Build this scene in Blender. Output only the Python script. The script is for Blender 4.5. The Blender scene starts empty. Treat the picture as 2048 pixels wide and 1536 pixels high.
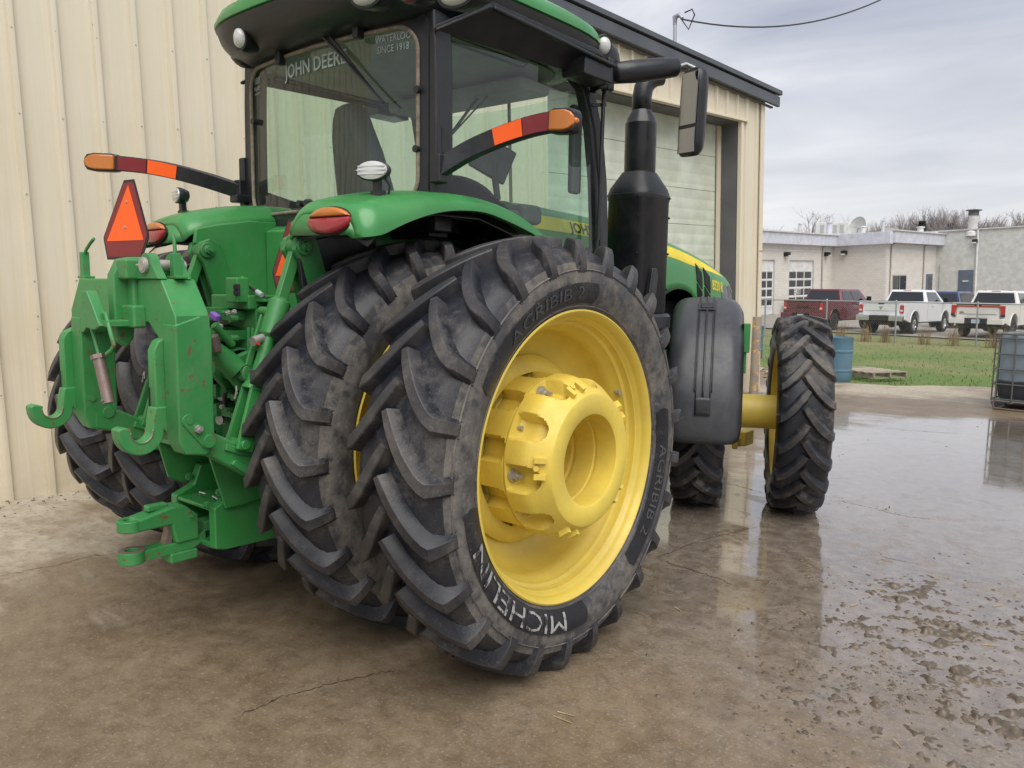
import bpy, bmesh, math, random
from mathutils import Vector, Matrix
R=math.radians; S=math.sin; Cc=math.cos; PI=math.pi
random.seed(7)
sc=bpy.context.scene; col=sc.collection
# ---------------------------------------------------------------- camera, sky, sun, exposure
# World z is the normal of the yard (it falls about 2 degrees for drainage): the tractor and
# the lot stand on z = 0, buildings and posts stand plumb, along UP.
YAW,PITCH,ROLL=R(-39.6185),R(-6.8218),R(.7829)
CAM=Vector((3.72479,-2.92382,1.74231))
fw=Vector((S(YAW)*Cc(PITCH),Cc(YAW)*Cc(PITCH),S(PITCH))); r0=Vector((Cc(YAW),-S(YAW),0)); u0=r0.cross(fw)
rt=r0*Cc(ROLL)+u0*S(ROLL); ut=u0*Cc(ROLL)-r0*S(ROLL)
cd=bpy.data.cameras.new('Camera'); cam=bpy.data.objects.new('Camera',cd); col.objects.link(cam); sc.camera=cam
cd.sensor_fit='HORIZONTAL'; cd.sensor_width=36; cd.lens=36*1590.2/2048; cd.clip_start=.05; cd.clip_end=2500
cam.matrix_world=Matrix(((rt.x,ut.x,-fw.x,CAM.x),(rt.y,ut.y,-fw.y,CAM.y),(rt.z,ut.z,-fw.z,CAM.z),(0,0,0,1)))
UP=Vector((-.023,-.023,.9995)).normalized()

SUN_EL,SUN_AZ=R(56),R(128)      # azimuth from +Y towards +X
w=bpy.data.worlds.new('World'); sc.world=w; w.use_nodes=True; nt=w.node_tree; nt.nodes.clear()
def wn(t,**k):
    n=nt.nodes.new(t)
    for a,b in k.items(): setattr(n,a,b)
    return n
L=nt.links.new
out=wn('ShaderNodeOutputWorld'); tc=wn('ShaderNodeTexCoord'); sep=wn('ShaderNodeSeparateXYZ'); L(tc.outputs['Generated'],sep.inputs[0])
sky=wn('ShaderNodeTexSky',sky_type='NISHITA'); sky.sun_disc=False; sky.sun_elevation=SUN_EL; sky.sun_rotation=SUN_AZ; sky.air_density=1.2; sky.dust_density=3
bgs=wn('ShaderNodeBackground'); bgs.inputs[1].default_value=.06; L(sky.outputs[0],bgs.inputs[0])
ad=wn('ShaderNodeMath',operation='ADD'); ad.inputs[1].default_value=.16; L(sep.outputs[2],ad.inputs[0])
mx=wn('ShaderNodeMath',operation='MAXIMUM'); mx.inputs[1].default_value=.06; L(ad.outputs[0],mx.inputs[0])
dx=wn('ShaderNodeMath',operation='DIVIDE'); L(sep.outputs[0],dx.inputs[0]); L(mx.outputs[0],dx.inputs[1])
dy=wn('ShaderNodeMath',operation='DIVIDE'); L(sep.outputs[1],dy.inputs[0]); L(mx.outputs[0],dy.inputs[1])
cmb=wn('ShaderNodeCombineXYZ'); L(dx.outputs[0],cmb.inputs[0]); L(dy.outputs[0],cmb.inputs[1])
mp=wn('ShaderNodeMapping'); mp.inputs['Rotation'].default_value=(0,0,R(35)); mp.inputs['Scale'].default_value=(.62,1.15,1); L(cmb.outputs[0],mp.inputs[0])
n1=wn('ShaderNodeTexNoise'); n1.inputs['Scale'].default_value=1.25; n1.inputs['Detail'].default_value=6; n1.inputs['Roughness'].default_value=.5; n1.inputs['Distortion'].default_value=.5; L(mp.outputs[0],n1.inputs[0])
cr=wn('ShaderNodeValToRGB'); L(n1.outputs[0],cr.inputs[0]); e=cr.color_ramp.elements
e[0].position=.36; e[0].color=(.35,.375,.47,1); e[1].position=.68; e[1].color=(.80,.80,.83,1)
m_=cr.color_ramp.elements.new(.52); m_.color=(.55,.567,.645,1)
# overcast brightens towards the horizon glow of thin cloud
hr=wn('ShaderNodeMapRange'); hr.inputs[1].default_value=.02; hr.inputs[2].default_value=.34; hr.inputs[3].default_value=.80; hr.inputs[4].default_value=0; L(sep.outputs[2],hr.inputs[0])
mixh=wn('ShaderNodeMix',data_type='RGBA'); L(hr.outputs[0],mixh.inputs['Factor']); L(cr.outputs[0],mixh.inputs['A']); mixh.inputs['B'].default_value=(.86,.86,.865,1)
bgc=wn('ShaderNodeBackground'); bgc.inputs[1].default_value=.49; L(mixh.outputs['Result'],bgc.inputs[0])
ms=wn('ShaderNodeMixShader'); ms.inputs[0].default_value=.9; L(bgs.outputs[0],ms.inputs[1]); L(bgc.outputs[0],ms.inputs[2]); L(ms.outputs[0],out.inputs[0])
sl=bpy.data.lights.new('Sun','SUN'); sl.energy=1.5; sl.angle=R(60); sl.color=(1,.97,.92); so=bpy.data.objects.new('Sun',sl); col.objects.link(so)
sd=Vector((S(SUN_AZ)*Cc(SUN_EL),Cc(SUN_AZ)*Cc(SUN_EL),S(SUN_EL))); so.rotation_euler=sd.to_track_quat('Z','Y').to_euler(); so.location=sd*40
vs=sc.view_settings; vs.view_transform='Standard'; vs.look='None'; vs.gamma=1; vs.exposure=1.25; vs.use_curve_mapping=False
sc.render.engine='CYCLES'

# ---------------------------------------------------------------- helpers
class MB:
    def __init__(s): s.v=[]; s.f=[]; s.m=[]
    def add(s,vs,fs,mi=0,M=None):
        o=len(s.v)
        for p in vs:
            p=Vector(p); s.v.append(tuple(M@p if M else p))
        for f in fs: s.f.append([o+i for i in f]); s.m.append(mi)
        return s
    def box(s,c,d,rot=None,mi=0,M=None):
        x,y,z=[k/2 for k in d]
        vs=[Vector((a*x,b*y,e*z)) for e in(-1,1) for a,b in((-1,-1),(1,-1),(1,1),(-1,1))]
        if rot: 
            rm=Matrix.Rotation(rot[2],3,'Z')@Matrix.Rotation(rot[1],3,'Y')@Matrix.Rotation(rot[0],3,'X'); vs=[rm@v for v in vs]
        c=Vector(c); return s.add([v+c for v in vs],[(3,2,1,0),(4,5,6,7),(0,1,5,4),(1,2,6,5),(2,3,7,6),(3,0,4,7)],mi,M)
    def prism(s,pts,ax,a,b,mi=0,M=None):
        n=len(pts)
        def q(p,t): return {'X':(t,p[0],p[1]),'Y':(p[0],t,p[1]),'Z':(p[0],p[1],t)}[ax]
        ar=sum(pts[i][0]*pts[(i+1)%n][1]-pts[(i+1)%n][0]*pts[i][1] for i in range(n))
        if (ar<0)!=(ax=='Y'): pts=pts[::-1]
        if a>b: a,b=b,a
        return s.add([q(p,a) for p in pts]+[q(p,b) for p in pts],[list(range(n))[::-1],list(range(n,2*n))]+[(i,(i+1)%n,n+(i+1)%n,n+i) for i in range(n)],mi,M)
    def bar(s,a,b,wd,ht,up=(0,0,1),mi=0,M=None,taper=1):
        a=Vector(a);b=Vector(b);d=(b-a).normalized();u=Vector(up);sx=d.cross(u)
        if sx.length<1e-4: sx=d.cross(Vector((0,1,0)))
        sx.normalize();u=sx.cross(d)
        vs=[a+sx*(i*wd/2)+u*(j*ht/2) for i,j in((-1,-1),(1,-1),(1,1),(-1,1))]+[b+sx*(i*wd/2*taper)+u*(j*ht/2*taper) for i,j in((-1,-1),(1,-1),(1,1),(-1,1))]
        return s.add(vs,[(0,1,2,3),(7,6,5,4),(4,5,1,0),(5,6,2,1),(6,7,3,2),(7,4,0,3)],mi,M)
    def loft(s,rings,cap=True,closed=True,mi=0,M=None,loop=False):
        n=len(rings[0]); vs=[p for r_ in rings for p in r_]; fs=[]; m=len(rings)
        for i in range(m if loop else m-1):
            j0=i*n;j1=((i+1)%m)*n
            for k in range(n if closed else n-1): fs.append((j0+k,j0+(k+1)%n,j1+(k+1)%n,j1+k))
        if cap and not loop: fs.append(list(range(n))[::-1]); fs.append(list(range((m-1)*n,m*n)))
        return s.add(vs,fs,mi,M)
    def tube(s,pts,r,n=8,cap=True,mi=0,M=None):
        pts=[Vector(p) for p in pts]; rs=r if isinstance(r,(list,tuple)) else [r]*len(pts); rings=[]; ref=None
        for i,p in enumerate(pts):
            d=((pts[min(i+1,len(pts)-1)]-p).normalized()+(p-pts[max(i-1,0)]).normalized())
            d=d.normalized() if d.length>1e-6 else Vector((0,0,1))
            if ref is None: ref=Vector((0,0,1)) if abs(d.z)<.9 else Vector((1,0,0))
            a=(ref-d*ref.dot(d)).normalized(); ref=a; b=d.cross(a)
            rings.append([p+a*(rs[i]*Cc(2*PI*k/n))+b*(rs[i]*S(2*PI*k/n)) for k in range(n)])
        return s.loft(rings,cap,True,mi,M)
    def cyl(s,a,b,r,n=16,r2=None,mi=0,M=None): return s.tube([a,b],[r,r if r2 is None else r2],n,True,mi,M)
    def lathe(s,prof,n=64,ax='X',c=(0,0,0),mi=0,M=None,closed=False,a0=0,a1=2*PI):
        full=abs(a1-a0-2*PI)<1e-6; c=Vector(c); rings=[]
        for k in range(n if full else n+1):
            t=a0+(a1-a0)*k/n
            rings.append([c+Vector({'X':(x,r*Cc(t),r*S(t)),'Y':(r*S(t),x,r*Cc(t)),'Z':(r*Cc(t),r*S(t),x)}[ax]) for x,r in prof])
        return s.loft(rings,False,closed,mi,M,loop=full)
    def bolt(s,p,d,r=.015,h=.015,mi=0,M=None):
        p=Vector(p);d=Vector(d).normalized(); s.tube([p,p+d*h],[r,r],6,True,mi,M); return s.tube([p+d*h,p+d*(h+r*.5)],[r*.45,r*.45],8,True,mi,M)
    def sphere(s,c,r,nu=12,nv=8,sc_=(1,1,1),mi=0,M=None):
        c=Vector(c); rings=[[c+Vector((r*sc_[0]*S(PI*(j+.02)/(nv+.04))*Cc(2*PI*i/nu),r*sc_[1]*S(PI*(j+.02)/(nv+.04))*S(2*PI*i/nu),-r*sc_[2]*Cc(PI*(j+.02)/(nv+.04)))) for i in range(nu)] for j in range(nv+1)]
        return s.loft(rings,True,True,mi,M)
    def grid(s,fn,nu,nv,mi=0,M=None):
        return s.add([fn(i/nu,j/nv) for j in range(nv+1) for i in range(nu+1)],[(j*(nu+1)+i,j*(nu+1)+i+1,(j+1)*(nu+1)+i+1,(j+1)*(nu+1)+i) for j in range(nv) for i in range(nu)],mi,M)
    def mesh(s,name,mats,smooth=35):
        me=bpy.data.meshes.new(name); me.from_pydata(s.v,[],s.f)
        for m in (mats if isinstance(mats,(list,tuple)) else [mats]): me.materials.append(m)
        me.polygons.foreach_set('material_index',s.m)
        if smooth:
            me.polygons.foreach_set('use_smooth',[True]*len(s.f)); me.set_sharp_from_angle(angle=R(smooth))
        me.update(); return me
    def build(s,name,mats,parent=None,smooth=35,bevel=0,seg=2,solid=0,fix=False,loc=None,rot=None):
        me=s.mesh(name,mats,smooth)
        if fix:
            bm=bmesh.new(); bm.from_mesh(me); bmesh.ops.remove_doubles(bm,verts=bm.verts,dist=1e-5); bmesh.ops.recalc_face_normals(bm,faces=bm.faces); bm.to_mesh(me); bm.free()
        o=bpy.data.objects.new(name,me); col.objects.link(o)
        if parent: o.parent=parent
        if loc is not None: o.location=loc
        if rot is not None: o.rotation_euler=rot
        if solid:
            m=o.modifiers.new('thick','SOLIDIFY'); m.thickness=solid; m.offset=0
        if bevel:
            m=o.modifiers.new('bevel','BEVEL'); m.width=bevel; m.segments=seg; m.limit_method='ANGLE'; m.angle_limit=R(38); m.harden_normals=bool(smooth); m.use_clamp_overlap=True
        return o
def tag(o,label,cat,group=None,kind=None):
    if label: o['label']=label
    if cat: o['category']=cat
    if group: o['group']=group
    if kind: o['kind']=kind
    return o
def empty(name,loc=(0,0,0),rot=None,parent=None):
    o=bpy.data.objects.new(name,None); col.objects.link(o); o.location=loc; o.empty_display_size=.2
    if rot: o.rotation_euler=rot
    if parent: o.parent=parent
    return o
def struct(o): o['kind']='structure'; return o
def dup(o,parent=None,loc=None,rot=None):
    c=o.copy(); col.objects.link(c)
    if parent is not None: c.parent=parent
    if loc is not None: c.location=loc
    if rot is not None: c.rotation_euler=rot
    for ch in list(o.children): dup(ch,c)
    return c
def textmesh(txt,size=1,extrude=0,bold=0):
    cu=bpy.data.curves.new('t','FONT'); cu.body=txt; cu.size=size; cu.extrude=extrude; cu.align_x='CENTER'; cu.align_y='CENTER'; cu.resolution_u=2; cu.offset=bold
    o=bpy.data.objects.new('t',cu); me=bpy.data.meshes.new_from_object(o)
    vs=[v.co.copy() for v in me.vertices]; fs=[list(p.vertices) for p in me.polygons]
    bpy.data.objects.remove(o); bpy.data.curves.remove(cu); bpy.data.meshes.remove(me); return vs,fs
def text_on(txt,size,org,ex,ey,mat,parent,name='lettering',bold=0,sx=1):
    vs,fs=textmesh(txt,size,0,bold); org=Vector(org);ex=Vector(ex);ey=Vector(ey)
    return MB().add([org+ex*(v.x*sx)+ey*v.y for v in vs],fs).build(name,mat,parent,0)
def lerp_(tab,x):
    if x<=tab[0][0]: return tab[0][1]
    for (a,b),(c_,d) in zip(tab,tab[1:]):
        if x<=c_: return b+(d-b)*(x-a)/(c_-a)
    return tab[-1][1]
def smooth_(tab,x):
    if x<=tab[0][0]: return tab[0][1]
    n=len(tab)
    for i in range(n-1):
        if x<=tab[i+1][0]:
            x0,y0=tab[i];x1,y1=tab[i+1];h=x1-x0;t=(x-x0)/h
            m0=(y1-tab[i-1][1])/(x1-tab[i-1][0]) if i else (y1-y0)/h
            m1=(tab[i+2][1]-y0)/(tab[i+2][0]-x0) if i+2<n else (y1-y0)/h
            return (2*t**3-3*t*t+1)*y0+(t**3-2*t*t+t)*h*m0+(-2*t**3+3*t*t)*y1+(t**3-t*t)*h*m1
    return tab[-1][1]
def U(px_,py_,ax,val):
    """photo pixel (2048 x 1536) -> point on the plane axis = val"""
    d=fw+rt*((px_-1024)/1590.2)+ut*((768-py_)/1590.2); i='XYZ'.index(ax); return CAM+d*((val-CAM[i])/d[i])
def smooth_v(P,t): return Vector([smooth_([(i/(len(P)-1),P[i][k]) for i in range(len(P))],t) for k in range(3)])
# ---------------------------------------------------------------- materials
class NT:
    def __init__(s,name):
        s.mat=bpy.data.materials.new(name); s.mat.use_nodes=True; s.t=s.mat.node_tree; s.t.nodes.clear()
        s.out=s.n('ShaderNodeOutputMaterial'); s.p=s.n('ShaderNodeBsdfPrincipled'); s.l(s.p.outputs[0],s.out.inputs[0])
        s.tc=s.n('ShaderNodeTexCoord')
    def n(s,t,**k):
        x=s.t.nodes.new(t)
        for a,b in k.items(): setattr(x,a,b)
        return x
    def l(s,a,b): s.t.links.new(a,b)
    def co(s,kind='Object',scale=(1,1,1),loc=(0,0,0),rot=(0,0,0)):
        m=s.n('ShaderNodeMapping'); m.inputs['Scale'].default_value=scale; m.inputs['Location'].default_value=loc; m.inputs['Rotation'].default_value=rot
        if kind=='World':
            g_=s.n('ShaderNodeNewGeometry'); s.l(g_.outputs['Position'],m.inputs[0])
        else: s.l(s.tc.outputs[kind],m.inputs[0])
        return m.outputs[0]
    def noise(s,co,scale,detail=4,rough=.55,dist=0):
        x=s.n('ShaderNodeTexNoise'); x.inputs['Scale'].default_value=scale; x.inputs['Detail'].default_value=detail; x.inputs['Roughness'].default_value=rough; x.inputs['Distortion'].default_value=dist
        s.l(co,x.inputs['Vector']); return x.outputs['Fac']
    def ramp(s,f,*st,smooth=False):
        x=s.n('ShaderNodeValToRGB'); s.l(f,x.inputs[0]); el=x.color_ramp.elements
        if smooth: x.color_ramp.interpolation='EASE'
        while len(el)<len(st): el.new(.5)
        for e,(p,c) in zip(el,st):
            e.position=p; e.color=(c,c,c,1) if isinstance(c,(int,float)) else (*c[:3],1)
        return x.outputs[0]
    def mix(s,f,a,b,bt='MIX'):
        x=s.n('ShaderNodeMix',data_type='RGBA',blend_type=bt); s.put(f,x.inputs['Factor']); s.put(a,x.inputs['A']); s.put(b,x.inputs['B']); return x.outputs['Result']
    def put(s,v,i):
        if isinstance(v,(int,float)):
            try: i.default_value=v
            except (TypeError,ValueError): i.default_value=(v,v,v,1)
        elif isinstance(v,(tuple,list)): i.default_value=(*v[:3],1) if len(i.default_value)==4 else v
        else: s.l(v,i)
    def math(s,op,a,b=0,clamp=False):
        x=s.n('ShaderNodeMath',operation=op,use_clamp=clamp); s.put(a,x.inputs[0]); s.put(b,x.inputs[1]); return x.outputs[0]
    def xyz(s,co):
        x=s.n('ShaderNodeSeparateXYZ'); s.l(co,x.inputs[0]); return x.outputs
    def bump(s,h,st=.2,dist=.01,prev=None):
        x=s.n('ShaderNodeBump'); x.inputs['Strength'].default_value=st; x.inputs['Distance'].default_value=dist; s.l(h,x.inputs['Height'])
        if prev: s.l(prev,x.inputs['Normal'])
        s.l(x.outputs[0],s.p.inputs['Normal']); return x.outputs[0]
    def set(s,**k):
        for a,b in k.items(): s.put(b,s.p.inputs[{'color':'Base Color','rough':'Roughness','metal':'Metallic','spec':'Specular IOR Level','coat':'Coat Weight','coatr':'Coat Roughness','emit':'Emission Color','emits':'Emission Strength','trans':'Transmission Weight','ior':'IOR','sub':'Subsurface Weight','alpha':'Alpha'}[a]])
        return s
def painted(name,colr,rough=.38,dust=(.30,.26,.19),amt=.35,scale=5,spec=.5,chips=0,coat=.0,metal=0,bump=.05,chipcol=(.16,.09,.05)):
    m=NT(name); c=m.co('World'); a=m.noise(c,scale,6,.62); b=m.noise(c,scale*7,4,.6)
    f=m.ramp(m.math('ADD',m.math('MULTIPLY',a,.7),m.math('MULTIPLY',b,.3)),(.45,0),(.75,amt))
    base=m.mix(m.ramp(m.noise(c,2.3,3),(.35,0),(.7,1)),tuple(k*.86 for k in colr),tuple(min(1,k*1.1) for k in colr))
    cc=m.mix(f,base,dust)
    if chips:
        cf=m.ramp(m.noise(c,23,6,.7),(.66-.07*chips,0),(.68-.07*chips,1)); cc=m.mix(cf,cc,chipcol)
    m.set(color=cc,rough=m.ramp(f,(0,rough),(amt+.01,min(1,rough+.35))),spec=spec,coat=coat,coatr=.15,metal=metal)
    if bump: m.bump(b,bump,.004)
    return m.mat
def plain(name,colr,rough=.5,metal=0,spec=.5,var=.12,scale=6):
    m=NT(name); c=m.co('World'); f=m.noise(c,scale,5,.6)
    m.set(color=m.mix(m.ramp(f,(.3,0),(.7,1)),tuple(k*(1-var) for k in colr),tuple(min(1,k*(1+var)) for k in colr)),rough=rough,metal=metal,spec=spec); return m.mat
GREEN=painted('green_paint',(.040,.235,.058),.30,(.17,.22,.12),.22,4,coat=.15)
GREEN_CAST=painted('green_casting',(.030,.20,.05),.40,(.13,.17,.09),.35,7,chips=.45,bump=.12)
GREEN_WORN=painted('green_worn',(.042,.245,.066),.36,(.18,.24,.14),.30,6,chips=.8,bump=.08)
YELLOW=painted('yellow_paint',(.70,.53,.08),.38,(.42,.30,.12),.35,3,coat=.1)
YELLOW_CAST=painted('yellow_casting',(.72,.545,.085),.44,(.40,.28,.11),.40,6,bump=.18)
STRIPE=painted('yellow_stripe',(.78,.62,.03),.4,(.5,.4,.2),.15)
BLACK=painted('black_plastic',(.012,.013,.016),.36,(.10,.09,.08),.20,5,bump=.1); FENDER=painted('fender_plastic',(.040,.042,.048),.34,(.14,.13,.12),.25,5,bump=.1)
BLACK_GLOSS=painted('black_enamel',(.014,.015,.018),.30,(.12,.10,.09),.18,7,bump=.04)
DARK=plain('dark_void',(.012,.012,.013),.8)
INTERIOR=plain('cab_trim',(.065,.068,.070),.7); LINER=plain('cab_liner',(.30,.30,.28),.8)
TAN=plain('seal_mud',(.23,.19,.14),.8,var=.35,scale=30)
STEEL=painted('bare_steel',(.50,.49,.46),.40,(.30,.22,.14),.5,14,metal=.6)
RUSTY=painted('rusty_steel',(.24,.19,.17),.42,(.22,.10,.05),.75,18,metal=.5)
GALV=plain('galvanised',(.42,.43,.44),.45,.7)
RED_DECAL=plain('dark_red_reflector',(.20,.015,.02),.35)
ORANGE_DECAL=plain('fluorescent_orange',(1.0,.12,.008),.45,var=.03)
CAP_RED=plain('red_cap',(.6,.03,.02),.4); CAP_BLUE=plain('blue_cap',(.03,.12,.5),.4); WIRE=plain('cable_black',(.02,.02,.02),.5)
PURPLE=plain('purple_cap',(.22,.10,.45),.4)
WHITE_T=plain('white_print',(.34,.40,.38),.6)
def lens(name,colr,rough=.12):
    m=NT(name); c=m.co('Object',(60,60,60)); wv=m.n('ShaderNodeTexWave',bands_direction='X'); wv.inputs['Scale'].default_value=1.6; m.l(c,wv.inputs[0])
    m.set(color=m.mix(m.ramp(wv.outputs['Fac'],(0,0),(1,1)),tuple(k*.75 for k in colr),colr),rough=rough,coat=.6,coatr=.05); m.bump(wv.outputs['Fac'],.25,.003); return m.mat
AMBER=lens('amber_lens',(.60,.18,.015)); REDL=lens('red_lens',(.34,.012,.02)); CLEAR=lens('clear_lens',(.62,.63,.60),.08)
m=NT('chrome'); m.set(color=(.75,.75,.76),metal=1,rough=.12); CHROME=m.mat
m=NT('mirror_glass'); m.set(color=(.30,.31,.33),metal=1,rough=.02); MIRROR=m.mat
def glass(name,tint,dirt=.1):
    m=NT(name); tr=m.n('ShaderNodeBsdfTransparent'); tr.inputs[0].default_value=(*tint,1); gl=m.n('ShaderNodeBsdfGlossy'); gl.inputs['Roughness'].default_value=.03
    lw=m.n('ShaderNodeLayerWeight'); fr=m.math('ADD',.07,m.math('MULTIPLY',.9,m.math('POWER',lw.outputs['Facing'],5))); a=m.n('ShaderNodeMixShader'); m.l(fr,a.inputs[0]); m.l(tr.outputs[0],a.inputs[1]); m.l(gl.outputs[0],a.inputs[2])
    df=m.n('ShaderNodeBsdfDiffuse'); df.inputs[0].default_value=(.42,.44,.40,1); b=m.n('ShaderNodeMixShader')
    c=m.co('World'); d=m.ramp(m.math('MULTIPLY',m.noise(c,3.5,5,.65),m.noise(c,40,3,.6)),(.18,dirt*.25),(.42,dirt)); m.l(d,b.inputs[0]); m.l(a.outputs[0],b.inputs[1]); m.l(df.outputs[0],b.inputs[2]); m.l(b.outputs[0],m.out.inputs[0])
    return m.mat
GLASS=glass('tinted_cab_glass',(.74,.87,.80),.06)
GLASS_SIDE=glass('side_cab_glass',(.74,.88,.81),.06)
m=NT('dark_window'); m.set(color=(.03,.035,.04),rough=.06,coat=.3); DARKGLASS=m.mat
# rubber with dried mud and scuffs
def rubber(name,mud=.5,base=(.009,.0105,.0155),th=0):
    m=NT(name); c=m.co('Object'); big=m.noise(c,3.1,7,.66,.4); fine=m.noise(c,22,5,.65); st=m.noise(m.co('Object',(2,9,9)),6,6,.7,1.5)
    f1=m.ramp(m.math('ADD',m.math('MULTIPLY',big,.65),m.math('MULTIPLY',fine,.35)),(.52+th,0),(.585+th,mud*.45),(.68+th,mud))
    c1=m.mix(m.ramp(fine,(.3,0),(.75,1)),base,tuple(k*1.7 for k in base))
    c2=m.mix(f1,c1,m.mix(m.ramp(st,(.3,0),(.7,1)),(.15,.13,.105),(.26,.235,.20)))
    sc_=m.ramp(m.noise(m.co('Object',(5,1.2,1.2)),14,2,.5,2.5),(.485,0),(.5,.30),(.515,0))
    c2=m.mix(m.math('MULTIPLY',sc_,m.ramp(big,(.4,0),(.6,1))),c2,(.36,.34,.31))
    pt=m.n('ShaderNodeNewGeometry'); ew=m.math('MULTIPLY',m.ramp(pt.outputs['Pointiness'],(.515,0),(.56,1)),m.ramp(big,(.35,.25),(.62,1))); c2=m.mix(m.math('MULTIPLY',ew,.30),c2,(.17,.15,.13))
    m.set(color=c2,rough=m.ramp(m.math('ADD',f1,m.math('MULTIPLY',fine,.2)),(0,.30),(.6,.9)),spec=.32)
    b=m.bump(fine,.25,.006); m.bump(m.noise(c,90,3,.6),.15,.002,b); return m.mat
RUBBER=rubber('tyre_rubber',.34); RUBBER_SIDE=rubber('tyre_sidewall',.72,(.042,.042,.045),-.07); RUBBER_MUD=rubber('muddy_tyre_rubber',.85)
RUBBER_BLACK=rubber('clean_sidewall_band',.12,(.010,.010,.012)); LETTER2=plain('faded_lettering',(.06,.06,.062),.8,var=.4,scale=25); m=NT('worn_white_lettering'); m.set(color=m.mix(m.ramp(m.noise(m.co('Object'),17,5,.7),(.43,0),(.50,1)),(.03,.03,.032),(.33,.33,.32)),rough=.8); LETTER=m.mat
# ---------------------------------------------------------------- tractor: wheels
tractor=empty('tractor'); tag(tractor,'large green tractor with yellow dual wheels parked on wet concrete, seen from behind','tractor')
def tyre_mesh(name,Rt,half,prof,lug_h,nl,arc,w0,w1,mats,blocky=0,seg=128):
    """prof: (|x|, r) from crown to bead of the carcass. Lugs form a V that points up seen from behind."""
    mb=MB(); full=[(x,r) for x,r in prof[::-1]]+[(-x,r) for x,r in prof[1:]]
    ix=max(i for i,(x,r) in enumerate(full) if x>half*.98); jx=min(i for i,(x,r) in enumerate(full) if x<-half*.98)
    mb.lathe(full[:ix+1],seg,'X',mi=1); mb.lathe(full[ix:jx+1],seg,'X',mi=0); mb.lathe(full[jx:],seg,'X',mi=1)
    tab=[(x,r) for x,r in prof]
    # stop interpolation at the widest point
    k=max(range(len(tab)),key=lambda i:tab[i][0]); tread=tab[:k+1]
    xs=half; outer_x=sorted((r,x) for x,r in tab)
    for side in(1,-1):
        for j in range(nl):
            th0=2*PI*(j+(.5 if side<0 else 0))/nl+random.uniform(-.004,.004)
            st=[]   # x, arc, r_top, r_base, halfwidth, direction
            N=9
            for i in range(N):
                s=i/(N-1); x=-.012+(xs+.012)*s; a=arc*(1-(1-s)**1.38)
                top=Rt-(.028*(abs(x)/xs)**2.2)*(Rt)  ; base=lerp_(tread,abs(x))-.006
                s2=min(1,s+.02); x2=-.012+(xs+.012)*s2; a2=arc*(1-(1-s2)**1.38)
                if s2==s: x2=x+.02; a2=a
                t=Vector((x2-x,a2-a)).normalized(); wv=max(0,(i-N+5)/4); t=(t*(1-wv)+Vector((1,0))*wv).normalized(); hw=(w0+(w1-w0)*s)/2*(.82 if i==0 else 1)
                st.append((x,a,top,base,hw,t))
            rings=[]
            for (x,a,top,base,hw,t) in st:
                n=Vector((-t.y,t.x)); ring=[]
                ins=.003 if Rt>.9 else .006
                for off,rr in((-hw-.020,base),(-hw-.001,top-.005),(-hw+.004,top),(hw-.004,top),(hw+.001,top-.005),(hw+.014,base)):
                    px_=x+n.x*off; pa=a+n.y*off
                    px_=min(px_,xs+.010)
                    th=th0+pa/Rt; ring.append((side*px_,rr*Cc(th),rr*S(th)))
                rings.append(ring)
            # down the shoulder on to the sidewall
            x,a,top,base,hw,t=st[-1]
            for tr,tx,br_ in((.948,.013,.868),(.905,.024,.845),(.860,.028,.822),(.818,.014,.800)):
                ring=[]; cx_=lerp_(outer_x,br_*Rt)-.004
                for off,k_ in((-hw-.020,2),(-hw,1),(-hw+.005,0),(hw-.005,0),(hw,1),(hw+.016,2)):
                    th=th0+(a+off)/Rt; rr=(tr if k_<2 else br_)*Rt; xx_=cx_ if k_==2 else xs+tx-.004*k_; ring.append((side*xx_,rr*Cc(th),rr*S(th)))
                rings.append(ring)
            if side<0: rings=[r_[::-1] for r_ in rings]
            mb.loft(rings,True,False,0)
            # close tip
    return mb.mesh(name,mats,30)
PROF_R=[(0,.948),(.09,.946),(.16,.937),(.200,.917),(.226,.880),(.241,.825),(.241,.765),(.228,.718),(.212,.686),(.203,.672),(.175,.664)]
PROF_F=[(0,.745),(.07,.743),(.13,.735),(.165,.718),(.188,.685),(.200,.640),(.198,.590),(.186,.552),(.172,.530),(.163,.519),(.140,.512)]
# lug angle grows towards th>0 ; at the back of the wheel (th=pi) that is downwards
TY_R=tyre_mesh('tyre',1.0,.220,PROF_R,.05,25,.275,.040,.058,[RUBBER,RUBBER_SIDE])
TY_F=tyre_mesh('front_tyre',.790,.178,PROF_F,.05,20,.215,.044,.056,[RUBBER_MUD,RUBBER_MUD],seg=96)
def child(name,me,parent,loc=(0,0,0),rot=(0,0,0)):
    o=bpy.data.objects.new(name,me); col.objects.link(o); o.parent=parent; o.location=loc; o.rotation_euler=rot; return o
AX=.985
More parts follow.
